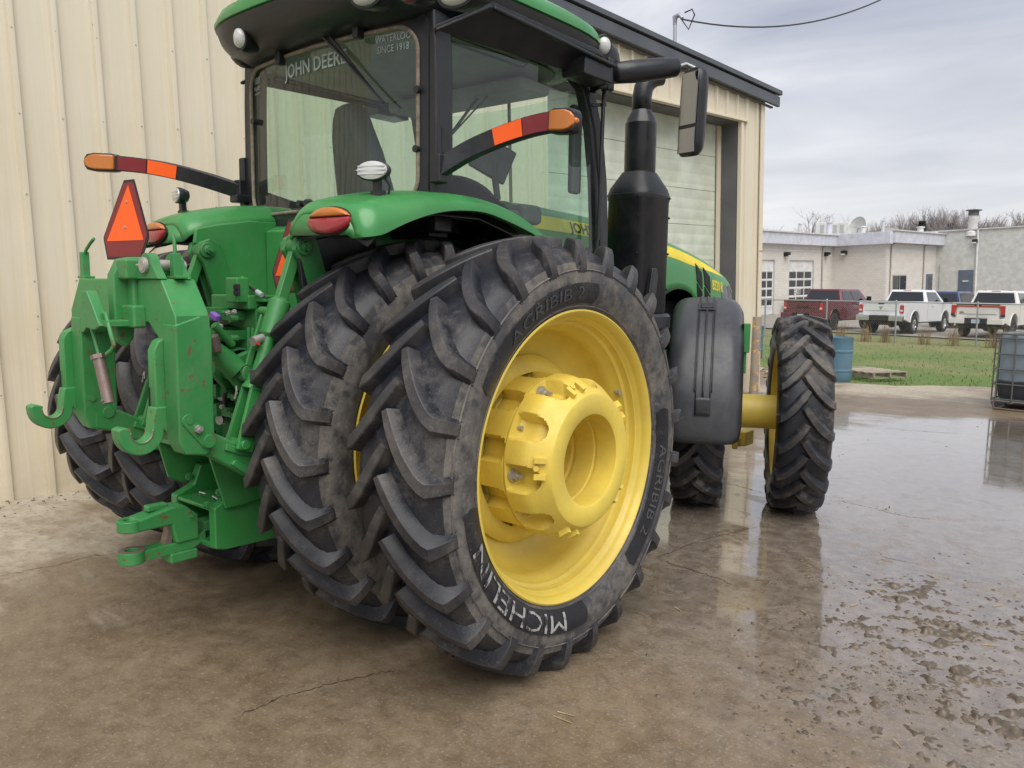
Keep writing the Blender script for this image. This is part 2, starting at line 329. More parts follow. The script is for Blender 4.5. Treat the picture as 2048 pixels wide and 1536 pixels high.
# rims (axis X, outer face towards +X); the deep side is -X
def rim_profile(): return [(.208,.672),(.212,.664),(.204,.654),(.190,.645),(.176,.640),(.150,.634),(.140,.622),(.112,.617),(.100,.600),(.072,.594),(.058,.578),(.010,.570),(-.02,.566),(-.05,.548),(-.085,.52),(-.105,.47),(-.118,.42),(-.125,.36)]
mb=MB(); mb.lathe(rim_profile(),128); mb.lathe([(.190,.668),(.165,.636),(.10,.61),(-.10,.60),(-.19,.640),(-.208,.674),(-.212,.664),(-.195,.645),(-.10,.585),(-.05,.56)],96)
RIM_R=mb.mesh('rear_wheel',YELLOW,40)
mb=MB(); mb.lathe([(.170,.520),(.172,.512),(.150,.497),(.10,.486),(.03,.470),(.02,.440),(.035,.36),(.05,.2)],72); mb.lathe([(-.170,.520),(-.172,.510),(-.155,.497),(-.12,.492),(-.11,.478),(-.03,.462),(.0,.44),(.02,.36),(.03,.18)],72); mb.lathe([(-.168,.522),(-.15,.50),(0,.49),(.15,.50),(.168,.522)],72)
RIM_F=mb.mesh('front_wheel',YELLOW,40)
def hub_mesh():
    """cast wheel hub of the outer dual: scalloped barrel, chamfer, ring face with a bore."""
    n=320; xs=[-.20,-.165,-.158,-.15,-.12,-.10,-.06,-.03,-.004,.0,.006,.012,.015,.020,.05,.085,.11,.115,.12,.125,.13,.135,.14,.144,.148,.152,.156,.16,.163,.166,.169,.172,.175,.19,.205]
    rb=[(-.20,.375),(.10,.372),(.125,.36),(.205,.300)]
    def pocket(th,x,off,x0,x1,hwid,dep):
        k=((th+off)%(2*PI/10)); k=min(k,2*PI/10-k)
        hwid=hwid*(1 if x<x1-.06 else max(.05,1-((x-x1+.06)/.06)**2)**.5 if x<x1 else .05); a=max(0,1-max(0,(k-hwid*.78))/(hwid*.22)) if k<hwid else 0
        e=min(1,max(0,(x-x0)/.012))*min(1,max(0,(x1-x)/.02))
        return dep*(a*a*(3-2*a))*e
    rings=[]
    for x in xs:
        r0=lerp_(rb,x); ring=[]
        for i in range(n):
            th=2*PI*i/n; r=r0-pocket(th,x,0,.012,.172,.165,.062)-pocket(th,x,PI/10,-.30,.006,.15,.050)
            if x in(-.158,.0): r-=.016
            ring.append((x,r*Cc(th),r*S(th)))
        rings.append(ring)
    mb=MB(); mb.loft([r_ for r_ in rings],False,True)
    mb.lathe([(.205,.300),(.209,.290),(.209,.214),(.204,.207),(.10,.205),(.095,.212),(.085,.212),(.08,.204),(-.02,.203),(-.025,.211),(-.04,.211),(-.045,.20),(-.16,.2),(-.16,.10),(-.15,.0)],96)
    mb.lathe([(-.20,.375),(-.20,.44),(-.175,.45),(-.15,.43),(-.14,.40),(-.14,.37)],96)
    return mb.mesh('hub',YELLOW_CAST,38)
HUB=hub_mesh()
HUBPAD=[]
for k in range(5):   # clevis pads on the chamfer
    th=2*PI*(k+.25)/5; M=Matrix.Rotation(th,4,'X')
    mb=MB(); mb.box((.172,.335,.035),(.05,.030,.022),(0,0,R(-38)),M=M); mb.box((.172,.335,-.035),(.05,.030,.022),(0,0,R(-38)),M=M)
    mb.tube([(.150,.335,0),(.165,.352,0)],[.016,.012],10,M=M); HUBPAD.append(mb.mesh('hub_pad',YELLOW_CAST,40))
mb=MB(); mb.cyl((0,0,0),(.012,0,0),.030,16); mb.bolt((.012,0,0),(1,0,0),.020,.020); mb.cyl((.03,0,0),(.062,0,0),.010,10); HBOLT=mb.mesh('hub_bolt',STEEL,35)
def rear_wheel(x,outward,outer):
    w_=child('rear_wheel',RIM_R,tractor,(x,0,AX),(0,0,0 if outward>0 else PI))
    child('tyre',TY_R,w_,(0,0,0),(R(random.uniform(0,8)),0,0) if outward>0 else (R(3),0,-PI))
    if outer:
        xh=.085 
        h=child('hub',HUB,w_,(xh,0,0),(R(7),0,0)); [child('hub_pad',q_,w_,(xh,0,0),(R(16),0,0)) for q_ in HUBPAD]
        for k in range(10):
            th=R(7)+2*PI*k/10
            if k%2==0: child('hub_bolt',HBOLT,w_,(xh-.02,.335*Cc(th),.335*S(th)))
            else: child('hub_bolt',HBOLT,w_,(xh+.018,.332*Cc(th),.332*S(th)))
        MB().cyl((.03,.598*Cc(R(24)),.598*S(R(24))),(.10,.585*Cc(R(24)),.585*S(R(24))),.012,8).build('valve_stem',STEEL,w_)
    else:
        MB().lathe([(.25,.37),(-.20,.37),(-.20,.10)],48).build('hub',YELLOW_CAST,w_)
    return w_
WR=rear_wheel(1.482,1,True); WRi=rear_wheel(.735,1,False); WL=rear_wheel(-1.482,-1,True); WLi=rear_wheel(-.735,-1,False)
# sidewall lettering on the outer right wheel
def side_x(r): return smooth_([(.64,.197),(.664,.205),(.686,.213),(.718,.229),(.765,.242),(.825,.242),(.88,.227)],r)
def arc_band(a0,a1,ra,rb,mat,name,parent,lift=.0035,n=40,point=True):
    def fn(u,v):
        e=min(u,1-u)*n/2.0; r_=ra+(rb-ra)*v
        t=a0+(a1-a0)*u
        if point: t+=(abs(v-.5)*-.5+.0)*(.10 if u>.99 else -.10 if u<.01 else 0)*(1 if a1>a0 else -1)
        return Vector((side_x(r_)+lift,r_*Cc(t),r_*S(t)))
    return MB().grid(fn,n,5).build(name,mat,parent,60)
def finemesh(txt,size,bold=0):
    vs,fs=textmesh(txt,size,0,bold); V=[]; F=[]
    def rec(a,b,c,d):
        l=[(a-b).length,(b-c).length,(c-a).length]; m_=max(l)
        if m_<.012 or d>6: k=len(V); V.extend((a,b,c)); F.append([k,k+1,k+2]); return
        i=l.index(m_); a,b,c=((a,b,c),(b,c,a),(c,a,b))[i]; q=(a+b)/2; rec(a,q,c,d+1); rec(q,b,c,d+1)
    for f in fs:
        if len(f)==3: rec(*[vs[i] for i in f],0)
        else:
            from mathutils.geometry import tessellate_polygon
            P=[vs[i] for i in f]
            for t in tessellate_polygon([P]): rec(*[P[i] for i in t],0)
    return V,F
def arc_text(txt,size,rm,amid,mat,parent,stretch=1,lift=.006,bold=0):
    vs,fs=finemesh(txt,size,bold); mb=MB(); P=[]
    for v in vs:
        r_=rm+v.y+0; t=amid-(v.x*stretch)/rm; P.append(Vector((side_x(r_)+lift,r_*Cc(t),r_*S(t))))
    return mb.add(P,fs).build('lettering',mat,parent,0)
arc_band(R(186),R(276),.688,.790,RUBBER_BLACK,'sidewall_band',WR)
arc_text('MICHELIN',.118,.738,R(231),LETTER,WR,1.58,bold=0)
arc_band(R(306),R(372),.700,.785,RUBBER_BLACK,'sidewall_band',WR); arc_text('AGRIBIB 2',.072,.742,R(338),LETTER2,WR,1.55)
arc_band(R(82),R(152),.700,.790,RUBBER_BLACK,'sidewall_band',WR); arc_text('AGRIBIB 2',.078,.745,R(112),LETTER2,WR,1.6)
for rr in(.686,.846):
    MB().lathe([(side_x(rr-.004),rr-.004),(side_x(rr)+.005,rr),(side_x(rr+.004),rr+.004)],128).build('sidewall_rib',RUBBER_SIDE,WR)
# front axle, steered to the left; dual front wheels
STEER=R(25.3); FZ=.775
def steered(sgn,p):
    v=Matrix.Rotation(STEER,3,'Z')@Vector(p); return Vector((sgn*.6,3.05,FZ))+v
for sgn in(1,-1):
    for d,outer in((.17,0),(.93,1)):
        fwl=child('front_wheel',RIM_F,tractor,steered(sgn,(sgn*d,0,0)),(0,0,STEER+(0 if sgn>0 else PI))); child('tyre',TY_F,fwl,(0,0,0),(R(5*outer+2),0,0 if sgn>0 else -PI))
    MB().lathe([(sgn*.12,.20),(sgn*.28,.20),(sgn*.285,.155),(sgn*.33,.138),(sgn*.80,.138),(sgn*.81,.17),(sgn*.94,.17),(sgn*.94,.0)],48).build('wheel_spacer',YELLOW,tractor,fix=True,loc=steered(sgn,(0,0,0)),rot=(0,0,STEER))
    kd=MB().lathe([(-sgn*.22,.0),(-sgn*.22,.15),(-sgn*.1,.19),(sgn*.10,.19),(sgn*.1,0)],40).build('final_drive',YELLOW_CAST,tractor,fix=True,loc=steered(sgn,(0,0,0)),rot=(0,0,STEER))
    b_=MB()
    for k in range(8): b_.bolt((sgn*.12,.175*Cc(k*PI/4),.175*S(k*PI/4)),(sgn,0,0),.014,.02)
    b_.build('axle_bolts',STEEL,kd)
    # swivel fender over the inner front wheel
    a0,a1=R(70),R(188); NA=34
    def fen(u,v,lift=0):
        a=a0+(a1-a0)*u; t=v*2-1; wdt=.275*(1-.10*max(0,(.12-u)/.12)**2-.06*max(0,(u-.93)/.07)**2)
        rr=.915-.10*abs(t)**7-.012*t*t+lift
        return Vector((sgn*.20+t*wdt,rr*Cc(a),rr*S(a)))
    fo=MB().grid(lambda u,v:fen(u,v),NA,18).build('front_fender',FENDER,tractor,50,solid=.012,loc=steered(sgn,(0,0,0)),rot=(0,0,STEER))
    for v0,v1 in((.40,.415),(.487,.513),(.585,.60)):
        MB().grid(lambda u,v:fen(.02+.80*u,v0+(v1-v0)*v,.010),NA,2).build('groove_rib',BLACK_GLOSS,fo,50,solid=.012)
    for v0 in(.388,.612):
        MB().grid(lambda u,v:fen(.30+.50*u,v0-.006+.012*v,.012),NA,2).build('groove_rib',BLACK,fo,50,solid=.012)
    MB().grid(lambda u,v:fen(.33+.07*u,.375+.25*v,.014),8,8).build('emblem_plate',BLACK_GLOSS,fo,50,solid=.014,bevel=.004)
    MB().grid(lambda u,v:fen(.345+.04*u,.41+.18*v,.022),6,8).build('emblem_plate',BLACK,fo,50,solid=.008)
    MB().grid(lambda u,v:fen(.82+.07*u,.40+.20*v,.010),6,8).build('groove_rib',BLACK_GLOSS,fo,50,solid=.010)
    MB().box((sgn*.50,-.42,.62),(.05,.10,.22)).box((sgn*.46,-.42,.45),(.09,.06,.20)).bar((sgn*.42,-.40,.52),(-sgn*.05,-.1,.10),.06,.04).build('fender_bracket',GREEN_CAST,tractor,loc=steered(sgn,(0,0,0)),rot=(0,0,STEER),bevel=.006)
# axle beam
MB().prism([(-.20,.93),(.20,.93),(.48,.85),(.55,.80),(.55,.70),(.2,.58),(-.2,.58),(-.55,.70),(-.55,.80),(-.48,.85)],'Y',2.90,3.20).build('front_axle',GREEN_CAST,tractor,bevel=.015)
MB().cyl((.30,2.80,.62),(.62,2.86,.60),.045,16).cyl((-.30,2.80,.62),(-.62,2.86,.60),.045,16).build('steering_cylinder',YELLOW_CAST,tractor)

q=U(1468,880,'X',.78); MB().box(q+Vector((0,.03,.03)),(.26,.20,.13)).box(q+Vector((.05,-.09,-.01)),(.05,.03,.10)).build('axle_flange',YELLOW_CAST,tractor,bevel=.01)
for dz in(-.02,.025): MB().bolt(q+Vector((.08,-.09,dz)),(1,-.3,0),.014,.018).build('flange_bolt',STEEL,tractor)
# ---------------------------------------------------------------- tractor: chassis, hood
mb=MB(); mb.box((0,.9,.98),(.56,2.3,.62)); mb.box((0,2.9,1.02),(.52,2.2,.40)); mb.box((0,.05,.95),(.50,1.0,.62)); mb.build('chassis',GREEN_CAST,tractor,bevel=.02)
MB().cyl((-1.25,0,AX),(1.25,0,AX),.085,24).build('axle_shaft',GREEN_CAST,tractor)
MB().lathe([(-.62,.0),(-.62,.17),(-.50,.20),(-.34,.30),(-.30,.33),(-.30,.0)],40,c=(0,0,AX)).build('axle_housing',GREEN_CAST,tractor,fix=True)
MB().lathe([(.62,.0),(.62,.17),(.50,.20),(.34,.30),(.30,.33),(.30,.0)],40,c=(0,0,AX)).build('axle_housing',GREEN_CAST,tractor,fix=True)
MB().lathe([(.22,.0),(.22,.33),(.24,.345),(.30,.345),(.34,.33),(.36,.20),(.36,0)],48,c=(0,-.26,.76)).build('brake_housing',GREEN,tractor,fix=True)
MB().lathe([(-.22,.0),(-.22,.33),(-.24,.345),(-.30,.345),(-.34,.33),(-.36,.20),(-.36,0)],48,c=(0,-.26,.76)).build('brake_housing',GREEN,tractor,fix=True)
ZT=[(1.2,2.34),(1.6,2.33),(2.2,2.30),(2.8,2.25),(3.3,2.185),(3.8,2.09),(4.15,2.0),(4.34,1.93),(4.42,1.86)]
HWd=[(1.2,.43),(2.4,.455),(3.4,.465),(4.1,.46),(4.34,.435),(4.42,.39)]
def hood_zb(y): return smooth_([(1.2,1.62),(2.3,1.50),(2.55,1.45),(2.75,1.58),(3.0,1.72),(3.25,1.76),(3.5,1.68),(3.65,1.48),(3.8,1.35),(4.42,1.28)],y)
def hood_sec(y):
    z=smooth_(ZT,y); hw=smooth_(HWd,y); zb=hood_zb(y)
    side=[(.0,0),(.30,-.006),(.56,-.022),(.76,-.052),(.90,-.10),(.97,-.17),(1.0,-.27)]
    pts=[(hw*a,z+b) for a,b in side]
    zl=pts[-1][1]
    for k in(.33,.66,1.): pts.append((hw*(1+.015*k),zl+(min(zb,zl-.02)-zl)*k))
    return pts
rings=[]
ys=[1.2+.08*i for i in range(40)]+[4.38,4.42]
for y in ys:
    h=hood_sec(y); rings.append([Vector((-a,y,b)) for a,b in h[::-1]]+[Vector((a,y,b)) for a,b in h[1:]])
hood=MB().loft(rings,True,False).build('hood',GREEN,tractor,50,solid=.006)
def hood_pt(y,d,off=.004):   # point on the right flank, d below the shoulder line start
    h=hood_sec(y); z=smooth_(ZT,y)-d
    tabz=sorted([(b,a) for a,b in h]); return Vector((lerp_(tabz,z)+off,y,z))
def stripe(y0,y1,d0,d1,mat,name,par,n=30,taper=True,sgn=1,off=.004):
    def fn(u,v):
        y=y0+(y1-y0)*u; k=1-max(0,(u-.72)/.28)**1.6*.96 if taper else 1
        d=(d0+(d1-d0)*(1-k)*.15)+(d1-d0)*v*k
        p=hood_pt(y,d,off); return Vector((sgn*p.x,p.y,p.z))
    return MB().grid(fn,n,4).build(name,mat,par,60)
for sgn in(1,-1):
    st_=stripe(1.25,4.16,.10,.195,STRIPE,'side_stripe',hood,sgn=sgn)
vs,fs=textmesh('JOHN DEERE',.125,0,.003)
MB().add([hood_pt(2.02+v.x*.95,.152-v.y*.8,.008) for v in vs],fs).build('lettering',DARK,hood,0)
vs,fs=textmesh('8320 R',.125,0,.004)
MB().add([hood_pt(3.965+v.x*.66,.262-v.y+(-v.x*.10),.006) for v in vs],fs).build('lettering',STRIPE,hood,0)
# grille vents on the flank
for (ya,yb) in((3.52,3.635),(3.67,3.80)):
    for (d0,d1) in((.16,.31),(.33,.66)):
        g_=MB().grid(lambda u,v:hood_pt(ya+(yb-ya)*u+.10*(d0+(d1-d0)*v-.16)*.9,d0+(d1-d0)*v+.05*u,.005),6,10).build('side_vent',DARK,hood,60)
        sl_=MB()
        for k in range(12):
            t=(k+.5)/12; p=[hood_pt(ya+(yb-ya)*u+.10*(d0+(d1-d0)*(t-.05+.1*u)-.16)*.9,d0+(d1-d0)*min(1,max(0,t-.05+.1*u))+.05*u,.008) for u in(.04,.96)]
            sl_.bar(p[0],p[1],.004,.006)
        sl_.build('mesh_slats',BLACK,g_)
def corner(u,v):
    y=4.06+.345*u; return hood_pt(y,.13+.10*(1-u)+(.44)*v,.006)
MB().grid(corner,8,8).build('headlight',DARKGLASS,hood,60)
MB().grid(lambda u,v:hood_pt(4.26+.13*u,.12+.02*u+.12*v*u,.009),6,6).build('headlight_lens',CLEAR,hood,60)
MB().box((0,4.40,1.60),(.60,.04,.55)).build('front_grille',BLACK,hood,bevel=.01)
MB().box((0,3.2,1.45),(.50,2.2,.40)).box((0,3.95,1.1),(.5,.6,.5)).build('engine_block',DARK,tractor)
# exhaust stack with its shield, right front corner of the cab
ex=Vector((.74,2.06,0)); mb=MB()
def exring(z,rx,ry,p=3.0,n=32,dx=0,dy=0):
    out_=[]
    for k in range(n):
        t=2*PI*k/n; a,b=Cc(t),S(t); q=(abs(a)**p+abs(b)**p)**(-1/p); out_.append(ex+Vector((dx+rx*a*q,dy+ry*b*q,z)))
    return out_
rz=Matrix.Rotation(R(-12),3,'Z')
mb.loft([exring(z,a,b) for z,a,b in((1.58,.175,.20),(1.60,.185,.21),(2.365,.185,.21),(2.372,.190,.215),(2.405,.190,.215),(2.45,.175,.20),(2.545,.118,.13),(2.565,.105,.115))])
exh=mb.build('exhaust_shield',BLACK,tractor,40)
MB().loft([exring(z,a,b) for z,a,b in((2.395,.193,.218),(2.405,.193,.218),(2.408,.188,.212))],False).build('seam_band',BLACK_GLOSS,exh)
mb=MB(); mb.lathe([(2.55,.0),(2.55,.106),(2.56,.110),(2.90,.110),(2.905,.106),(2.935,.098),(2.985,.070),(2.995,.066),(2.995,0)],32,'Z',ex); mb.build('exhaust_pipe',BLACK_GLOSS,tractor,fix=True)
pth=[ex+Vector((0,0,2.98)),ex+Vector((0,0,3.08)),ex+Vector((.004,.01,3.14)),ex+Vector((.02,.035,3.19)),ex+Vector((.045,.075,3.225)),ex+Vector((.075,.12,3.24))]
MB().tube(pth,[.066]*6,24,False).build('exhaust_tip',BLACK_GLOSS,tractor,60,solid=.004)
mb=MB()
for z in(1.75,2.0,2.25,2.385): mb.bolt((ex.x+.12,ex.y-.205,z),(0,-1,0),.008,.008).bolt((ex.x+.187,ex.y+.10,z),(1,0,0),.008,.008)
mb.build('shield_bolts',BLACK_GLOSS,exh)
MB().loft([exring(z,a,b,4,dy=-.02) for z,a,b in((1.36,.20,.24),(1.38,.215,.255),(1.44,.215,.255),(1.45,.20,.24),(1.47,.20,.24),(1.48,.215,.25),(1.56,.215,.25),(1.58,.20,.235))]).build('shield_base',BLACK_GLOSS,exh,30)
MB().prism([(1.88,1.60),(1.98,1.60),(2.02,1.85),(2.0,1.90),(1.94,1.90)],'X',.90,.945).build('shield_bracket',BLACK,exh,bevel=.012)
# tank, step and boxes low on the right, behind the front wheel
MB().box((.62,1.75,1.12),(.50,1.0,.46)).box((.60,1.2,.85),(.46,.8,.5)).build('fuel_tank',BLACK,tractor,bevel=.05)
MB().box((-.62,1.65,1.0),(.50,1.3,.6)).build('fuel_tank',BLACK,tractor,bevel=.05)
# ---------------------------------------------------------------- rear fenders
FT=[(-.67,2.07),(-.655,2.10),(-.62,2.128),(-.52,2.16),(-.35,2.195),(-.15,2.218),(.10,2.22),(.30,2.195),(.48,2.145),(.64,2.06)]
FLp=[(-.67,1.955),(-.58,1.972),(-.50,2.005),(-.40,2.045),(-.25,2.09),(-.10,2.115),(.10,2.12),(.30,2.085),(.50,2.035),(.64,1.99)]
FXI,FXO=.44,1.035
for sgn in(1,-1):
    rings=[]
    for i in range(46):
        y=-.67+1.31*(i/45)**1.35; zt=smooth_(FT,y); zl=min(smooth_(FLp,y),zt-.012); h=zt-zl; e=min(1,max(.0,(y+.67)/.10)); xo=FXO-(1-math.sqrt(max(0,1-(1-e)**2)))*.07; xi=FXI+(1-math.sqrt(max(0,1-(1-e)**2)))*.06
        ring=[]
        for k in range(21):
            t=k/20
            if t<.55:
                x=xi+(xo-xi-.13)*(t/.55); z=zt-.055*((x-.66)/.4)**2*min(1,h/.1) - (.085*(1-t/.18)**2*min(1,h/.08) if t<.18 else 0)
            else:
                a=(t-.55)/.45*PI/2; x=xo-.13+.13*S(a)**.95; z0=zt-.055*((xo-.13-.66)/.4)**2*min(1,h/.1); z=z0-(z0-zl)*(1-Cc(a)**1.0)
            ring.append(Vector((sgn*x,y,z)))
        ring.append(Vector((sgn*(xo-.018),y,zl-.004))); ring.append(Vector((sgn*(xo-.05),y,zl+.012)))
        rings.append(ring)
    fd=MB().add(rings[0],[list(range(len(rings[0])))]).loft(rings,False,False).build('rear_fender',GREEN,tractor,60,solid=.008)
    # inner side wall and black liner
    wl=[(-.645,1.965),(-.58,1.945),(-.53,1.90),(-.505,1.80),(-.50,1.62),(-.46,1.35),(.55,1.35),(.60,2.0),(.3,2.10),(0,2.125),(-.3,2.115),(-.5,2.08),(-.63,2.05)]
    MB().prism(wl,'X',sgn*.435,sgn*.462).build('fender_wall',GREEN,fd,bevel=.012)
    lr=[(-.63,1.99),(-.55,2.06),(-.45,2.12),(-.2,2.16),(.1,2.16),(.35,2.10),(.55,1.97)]
    MB().loft([[Vector((sgn*.47,y,z-.035)),Vector((sgn*.7,y,z-.02)),Vector((sgn*.92,y,z-.04)),Vector((sgn*1.0,y,z-.075))] for y,z in lr],False,False).build('fender_liner',BLACK,fd,60,solid=.006)
    MB().prism([(-.64,1.95),(-.42,1.99),(-.30,2.06),(-.15,2.10),(-.15,1.95),(-.30,1.70),(-.44,1.62),(-.60,1.66)],'X',sgn*.475,sgn*.50).build('fender_liner',BLACK,fd,bevel=.006)
    # tail lamp: ellipse lying on the outer rear corner
    n_=Vector((sgn*.06,-.985,.16)).normalized()
    c_=Vector((sgn*.80,-.672,2.030))
    ex_=Vector((0,0,1)).cross(n_).normalized(); ey_=n_.cross(ex_)
    def lamp(rx,ry,d0,d1,lo,hi,mat,name,par):
        rr=[]; pts=[]
        N_=28
        for k in range(N_+1):
            a=lo+(hi-lo)*k/N_; pts.append((Cc(a)*rx,S(a)*ry))
        m_=MB(); ctr=[(0,sum(p[1] for p in pts)/len(pts))]
        ringf=lambda s_,d:[c_+ex_*(p[0]*s_)+ey_*(ctr[0][1]+(p[1]-ctr[0][1])*s_)+n_*d for p in pts]
        m_.loft([ringf(1,d0),ringf(1,d1*.55),ringf(.85,d1*.85),ringf(.4,d1)],True,True); return m_.build(name,mat,par,60,fix=True)
    lb=lamp(.145,.066,-.05,.012,0,2*PI,DARK,'tail_lamp',fd)
    lamp(.138,.060,.0,.032,R(18),R(162),AMBER,'amber_lens',lb); lamp(.138,.060,.0,.032,R(168),R(372),REDL,'red_lens',lb)
    # oval work lamp on a stalk
    cw=Vector((sgn*.876,-.486,2.265)); lw=empty('work_lamp',(0,0,0),None,tractor)
    nn=Vector((sgn*.34,-.92,.05)).normalized() if sgn>0 else Vector((-.25,-.95,.05)).normalized(); xx=Vector((0,0,1)).cross(nn).normalized(); yy=nn.cross(xx)
    def ov(s_,d,N_=24): return [cw+xx*(.083*s_*Cc(2*PI*k/N_))+yy*(.045*s_*S(2*PI*k/N_))+nn*d for k in range(N_)]
    MB().loft([ov(.3,-.055),ov(.75,-.045),ov(1.0,-.012),ov(1.04,.0),ov(1.04,.012),ov(.96,.016)],True).build('lamp_housing',BLACK,lw,50,fix=True)
    MB().loft([ov(.95,.010),ov(.90,.022),ov(.5,.028),ov(.1,.030)],True).build('lamp_lens',CLEAR,lw,60,fix=True)
    b_=MB()
    for k in(-.42,0,.42): b_.bar(cw+xx*(-.075*math.sqrt(1-k*k))+yy*(k*.042)+nn*.028,cw+xx*(.075*math.sqrt(1-k*k))+yy*(k*.042)+nn*.028,.004,.004)
    b_.build('lens_bar',CHROME,lw)
    b_=MB().box(cw+Vector((0,.02,-.075)),(.035,.03,.075)).box(cw+Vector((0,.025,-.10)),(.06,.045,.03)); b_.tube([cw+Vector((sgn*.02,.04,-.02)),cw+Vector((sgn*.04,.06,-.06)),cw+Vector((sgn*.03,.06,-.115))],.006,6); b_.build('lamp_bracket',BLACK,lw,bevel=.004)
# green panel under the rear window
MB().prism([(-.16,2.075),(-.13,2.09),(-.05,2.09),(-.05,1.30),(-.20,1.30),(-.20,2.06)],'X',-.43,.43).build('rear_panel',GREEN,tractor,bevel=.012)
# ---------------------------------------------------------------- cab
cab=MB().prism([(-.05,2.02),(1.50,2.02),(1.50,1.45),(.62,1.40),(.60,1.95),(.3,2.02)],'X',-.74,.74).build('cab_floor',BLACK,tractor,bevel=.01)
MB().box((0,.05,2.06),(1.52,.14,.12)).build('rear_sill',BLACK,cab,bevel=.01)
def gy(x): return -.055-.085*(1-min(1,(x/.78)**2))
def rr_outline(hw,z0,z1,rad,n=8,skew=0):
    pts=[]
    for cx,cz,a0 in((hw-rad,z1-rad,0),(-hw+rad,z1-rad,90),(-hw+rad,z0+rad,180),(hw-rad,z0+rad,270)):
        for k in range(n+1):
            a=R(a0+90*k/n); pts.append((cx+rad*Cc(a),cz+rad*S(a)))
    return pts
def dens(pts,m=4):
    o=[]
    for i,p in enumerate(pts):
        q=pts[(i+1)%len(pts)]
        for k in range(m): o.append((p[0]+(q[0]-p[0])*k/m,p[1]+(q[1]-p[1])*k/m))
    return o
inn=dens(rr_outline(.735,2.165,3.035,.13)); outl=dens(rr_outline(.80,2.07,3.08,.06))
MB().loft([[Vector((x,gy(x)-.01,z)) for x,z in inn],[Vector((x,gy(x)-.012,z)) for x,z in outl],[Vector((x,gy(x)+.05,z)) for x,z in outl],[Vector((x,gy(x)+.05,z)) for x,z in inn]],False,True,loop=True).build('rear_window_frame',BLACK,cab,50)
MB().tube([Vector((x,gy(x)-.012,z)) for x,z in inn]+[Vector((inn[0][0],gy(inn[0][0])-.012,inn[0][1]))],.011,8,False).build('window_seal',TAN,cab,60)
def disc(pts,fn,mb):   # fill an outline with a fan grid
    cx=sum(p[0] for p in pts)/len(pts); cz=sum(p[1] for p in pts)/len(pts); K=5
    rings=[[fn(cx+(x-cx)*k/K,cz+(z-cz)*k/K) for x,z in pts] for k in range(K,0,-1)]
    mb.loft(rings,False,True); o=len(mb.v); mb.add([fn(cx,cz)],[]); n=len(pts)
    for i in range(n): mb.f.append([o-n+i,o-n+(i+1)%n,o]); mb.m.append(0)
    return mb
rw=disc(inn,lambda x,z:Vector((x,gy(x),z)),MB()).build('rear_window',GLASS,cab,60)
def on_rear(x,z,off=.006): return Vector((x,gy(x)-off,z))
# print on the rear glass
vs,fs=textmesh('JOHN DEERE',.105,0,.0015); MB().add([on_rear(-.02+v.x*.92,2.945+v.y) for v in vs],fs).build('lettering',WHITE_T,rw,0)
for t,z,s in(('WATERLOO',2.990,.050),('SINCE 1918',2.940,.050)):
    vs,fs=textmesh(t,s); MB().add([on_rear(.575+v.x*.82,z+v.y) for v in vs],fs).build('lettering',WHITE_T,rw,0)
for t,z,s in(('100',2.965,.055),('YEARS',2.920,.030),('1918-2018',2.890,.018)):
    vs,fs=textmesh(t,s); MB().add([on_rear(-.655+v.x,z+v.y) for v in vs],fs).build('lettering',WHITE_T,rw,0)
# wiper
a=U(612,38,'Y',-.19); b=U(700,130,'Y',-.175); c=U(767,205,'Y',-.165)
MB().bar(a,b,.018,.014,taper=.6).bar(b+Vector((0,-.012,0)),c,.010,.010).bar(U(660,75,'Y',-.17),U(757,195,'Y',-.165),.012,.020,taper=.5).build('rear_wiper',BLACK,cab)
MB().box(a+Vector((0,.02,.02)),(.07,.09,.05)).build('wiper_mount',BLACK,cab,bevel=.01)
for p in((560,115),(716,60)): MB().box(U(*p,'Y',-.16),(.045,.05,.09)).build('window_hinge',BLACK,cab,bevel=.01)
for p in((831,178),(829,297),(507,243),(617,409),(632,409)): q=U(*p,'Y',-.10); MB().cyl(Vector((q.x,gy(q.x)+.005,q.z)),Vector((q.x,gy(q.x)-.035,q.z)),.018,12).build('glass_stud',BLACK,cab)
def pillar(path,wx,wy,name,par=cab):
    rings=[]
    for x,y,z in path: rings.append([Vector((x-wx/2,y-wy/2,z)),Vector((x+wx/2,y-wy/2,z)),Vector((x+wx/2,y+wy/2,z)),Vector((x-wx/2,y+wy/2,z))])
    return MB().loft(rings).build(name,BLACK_GLOSS,par,bevel=.014)
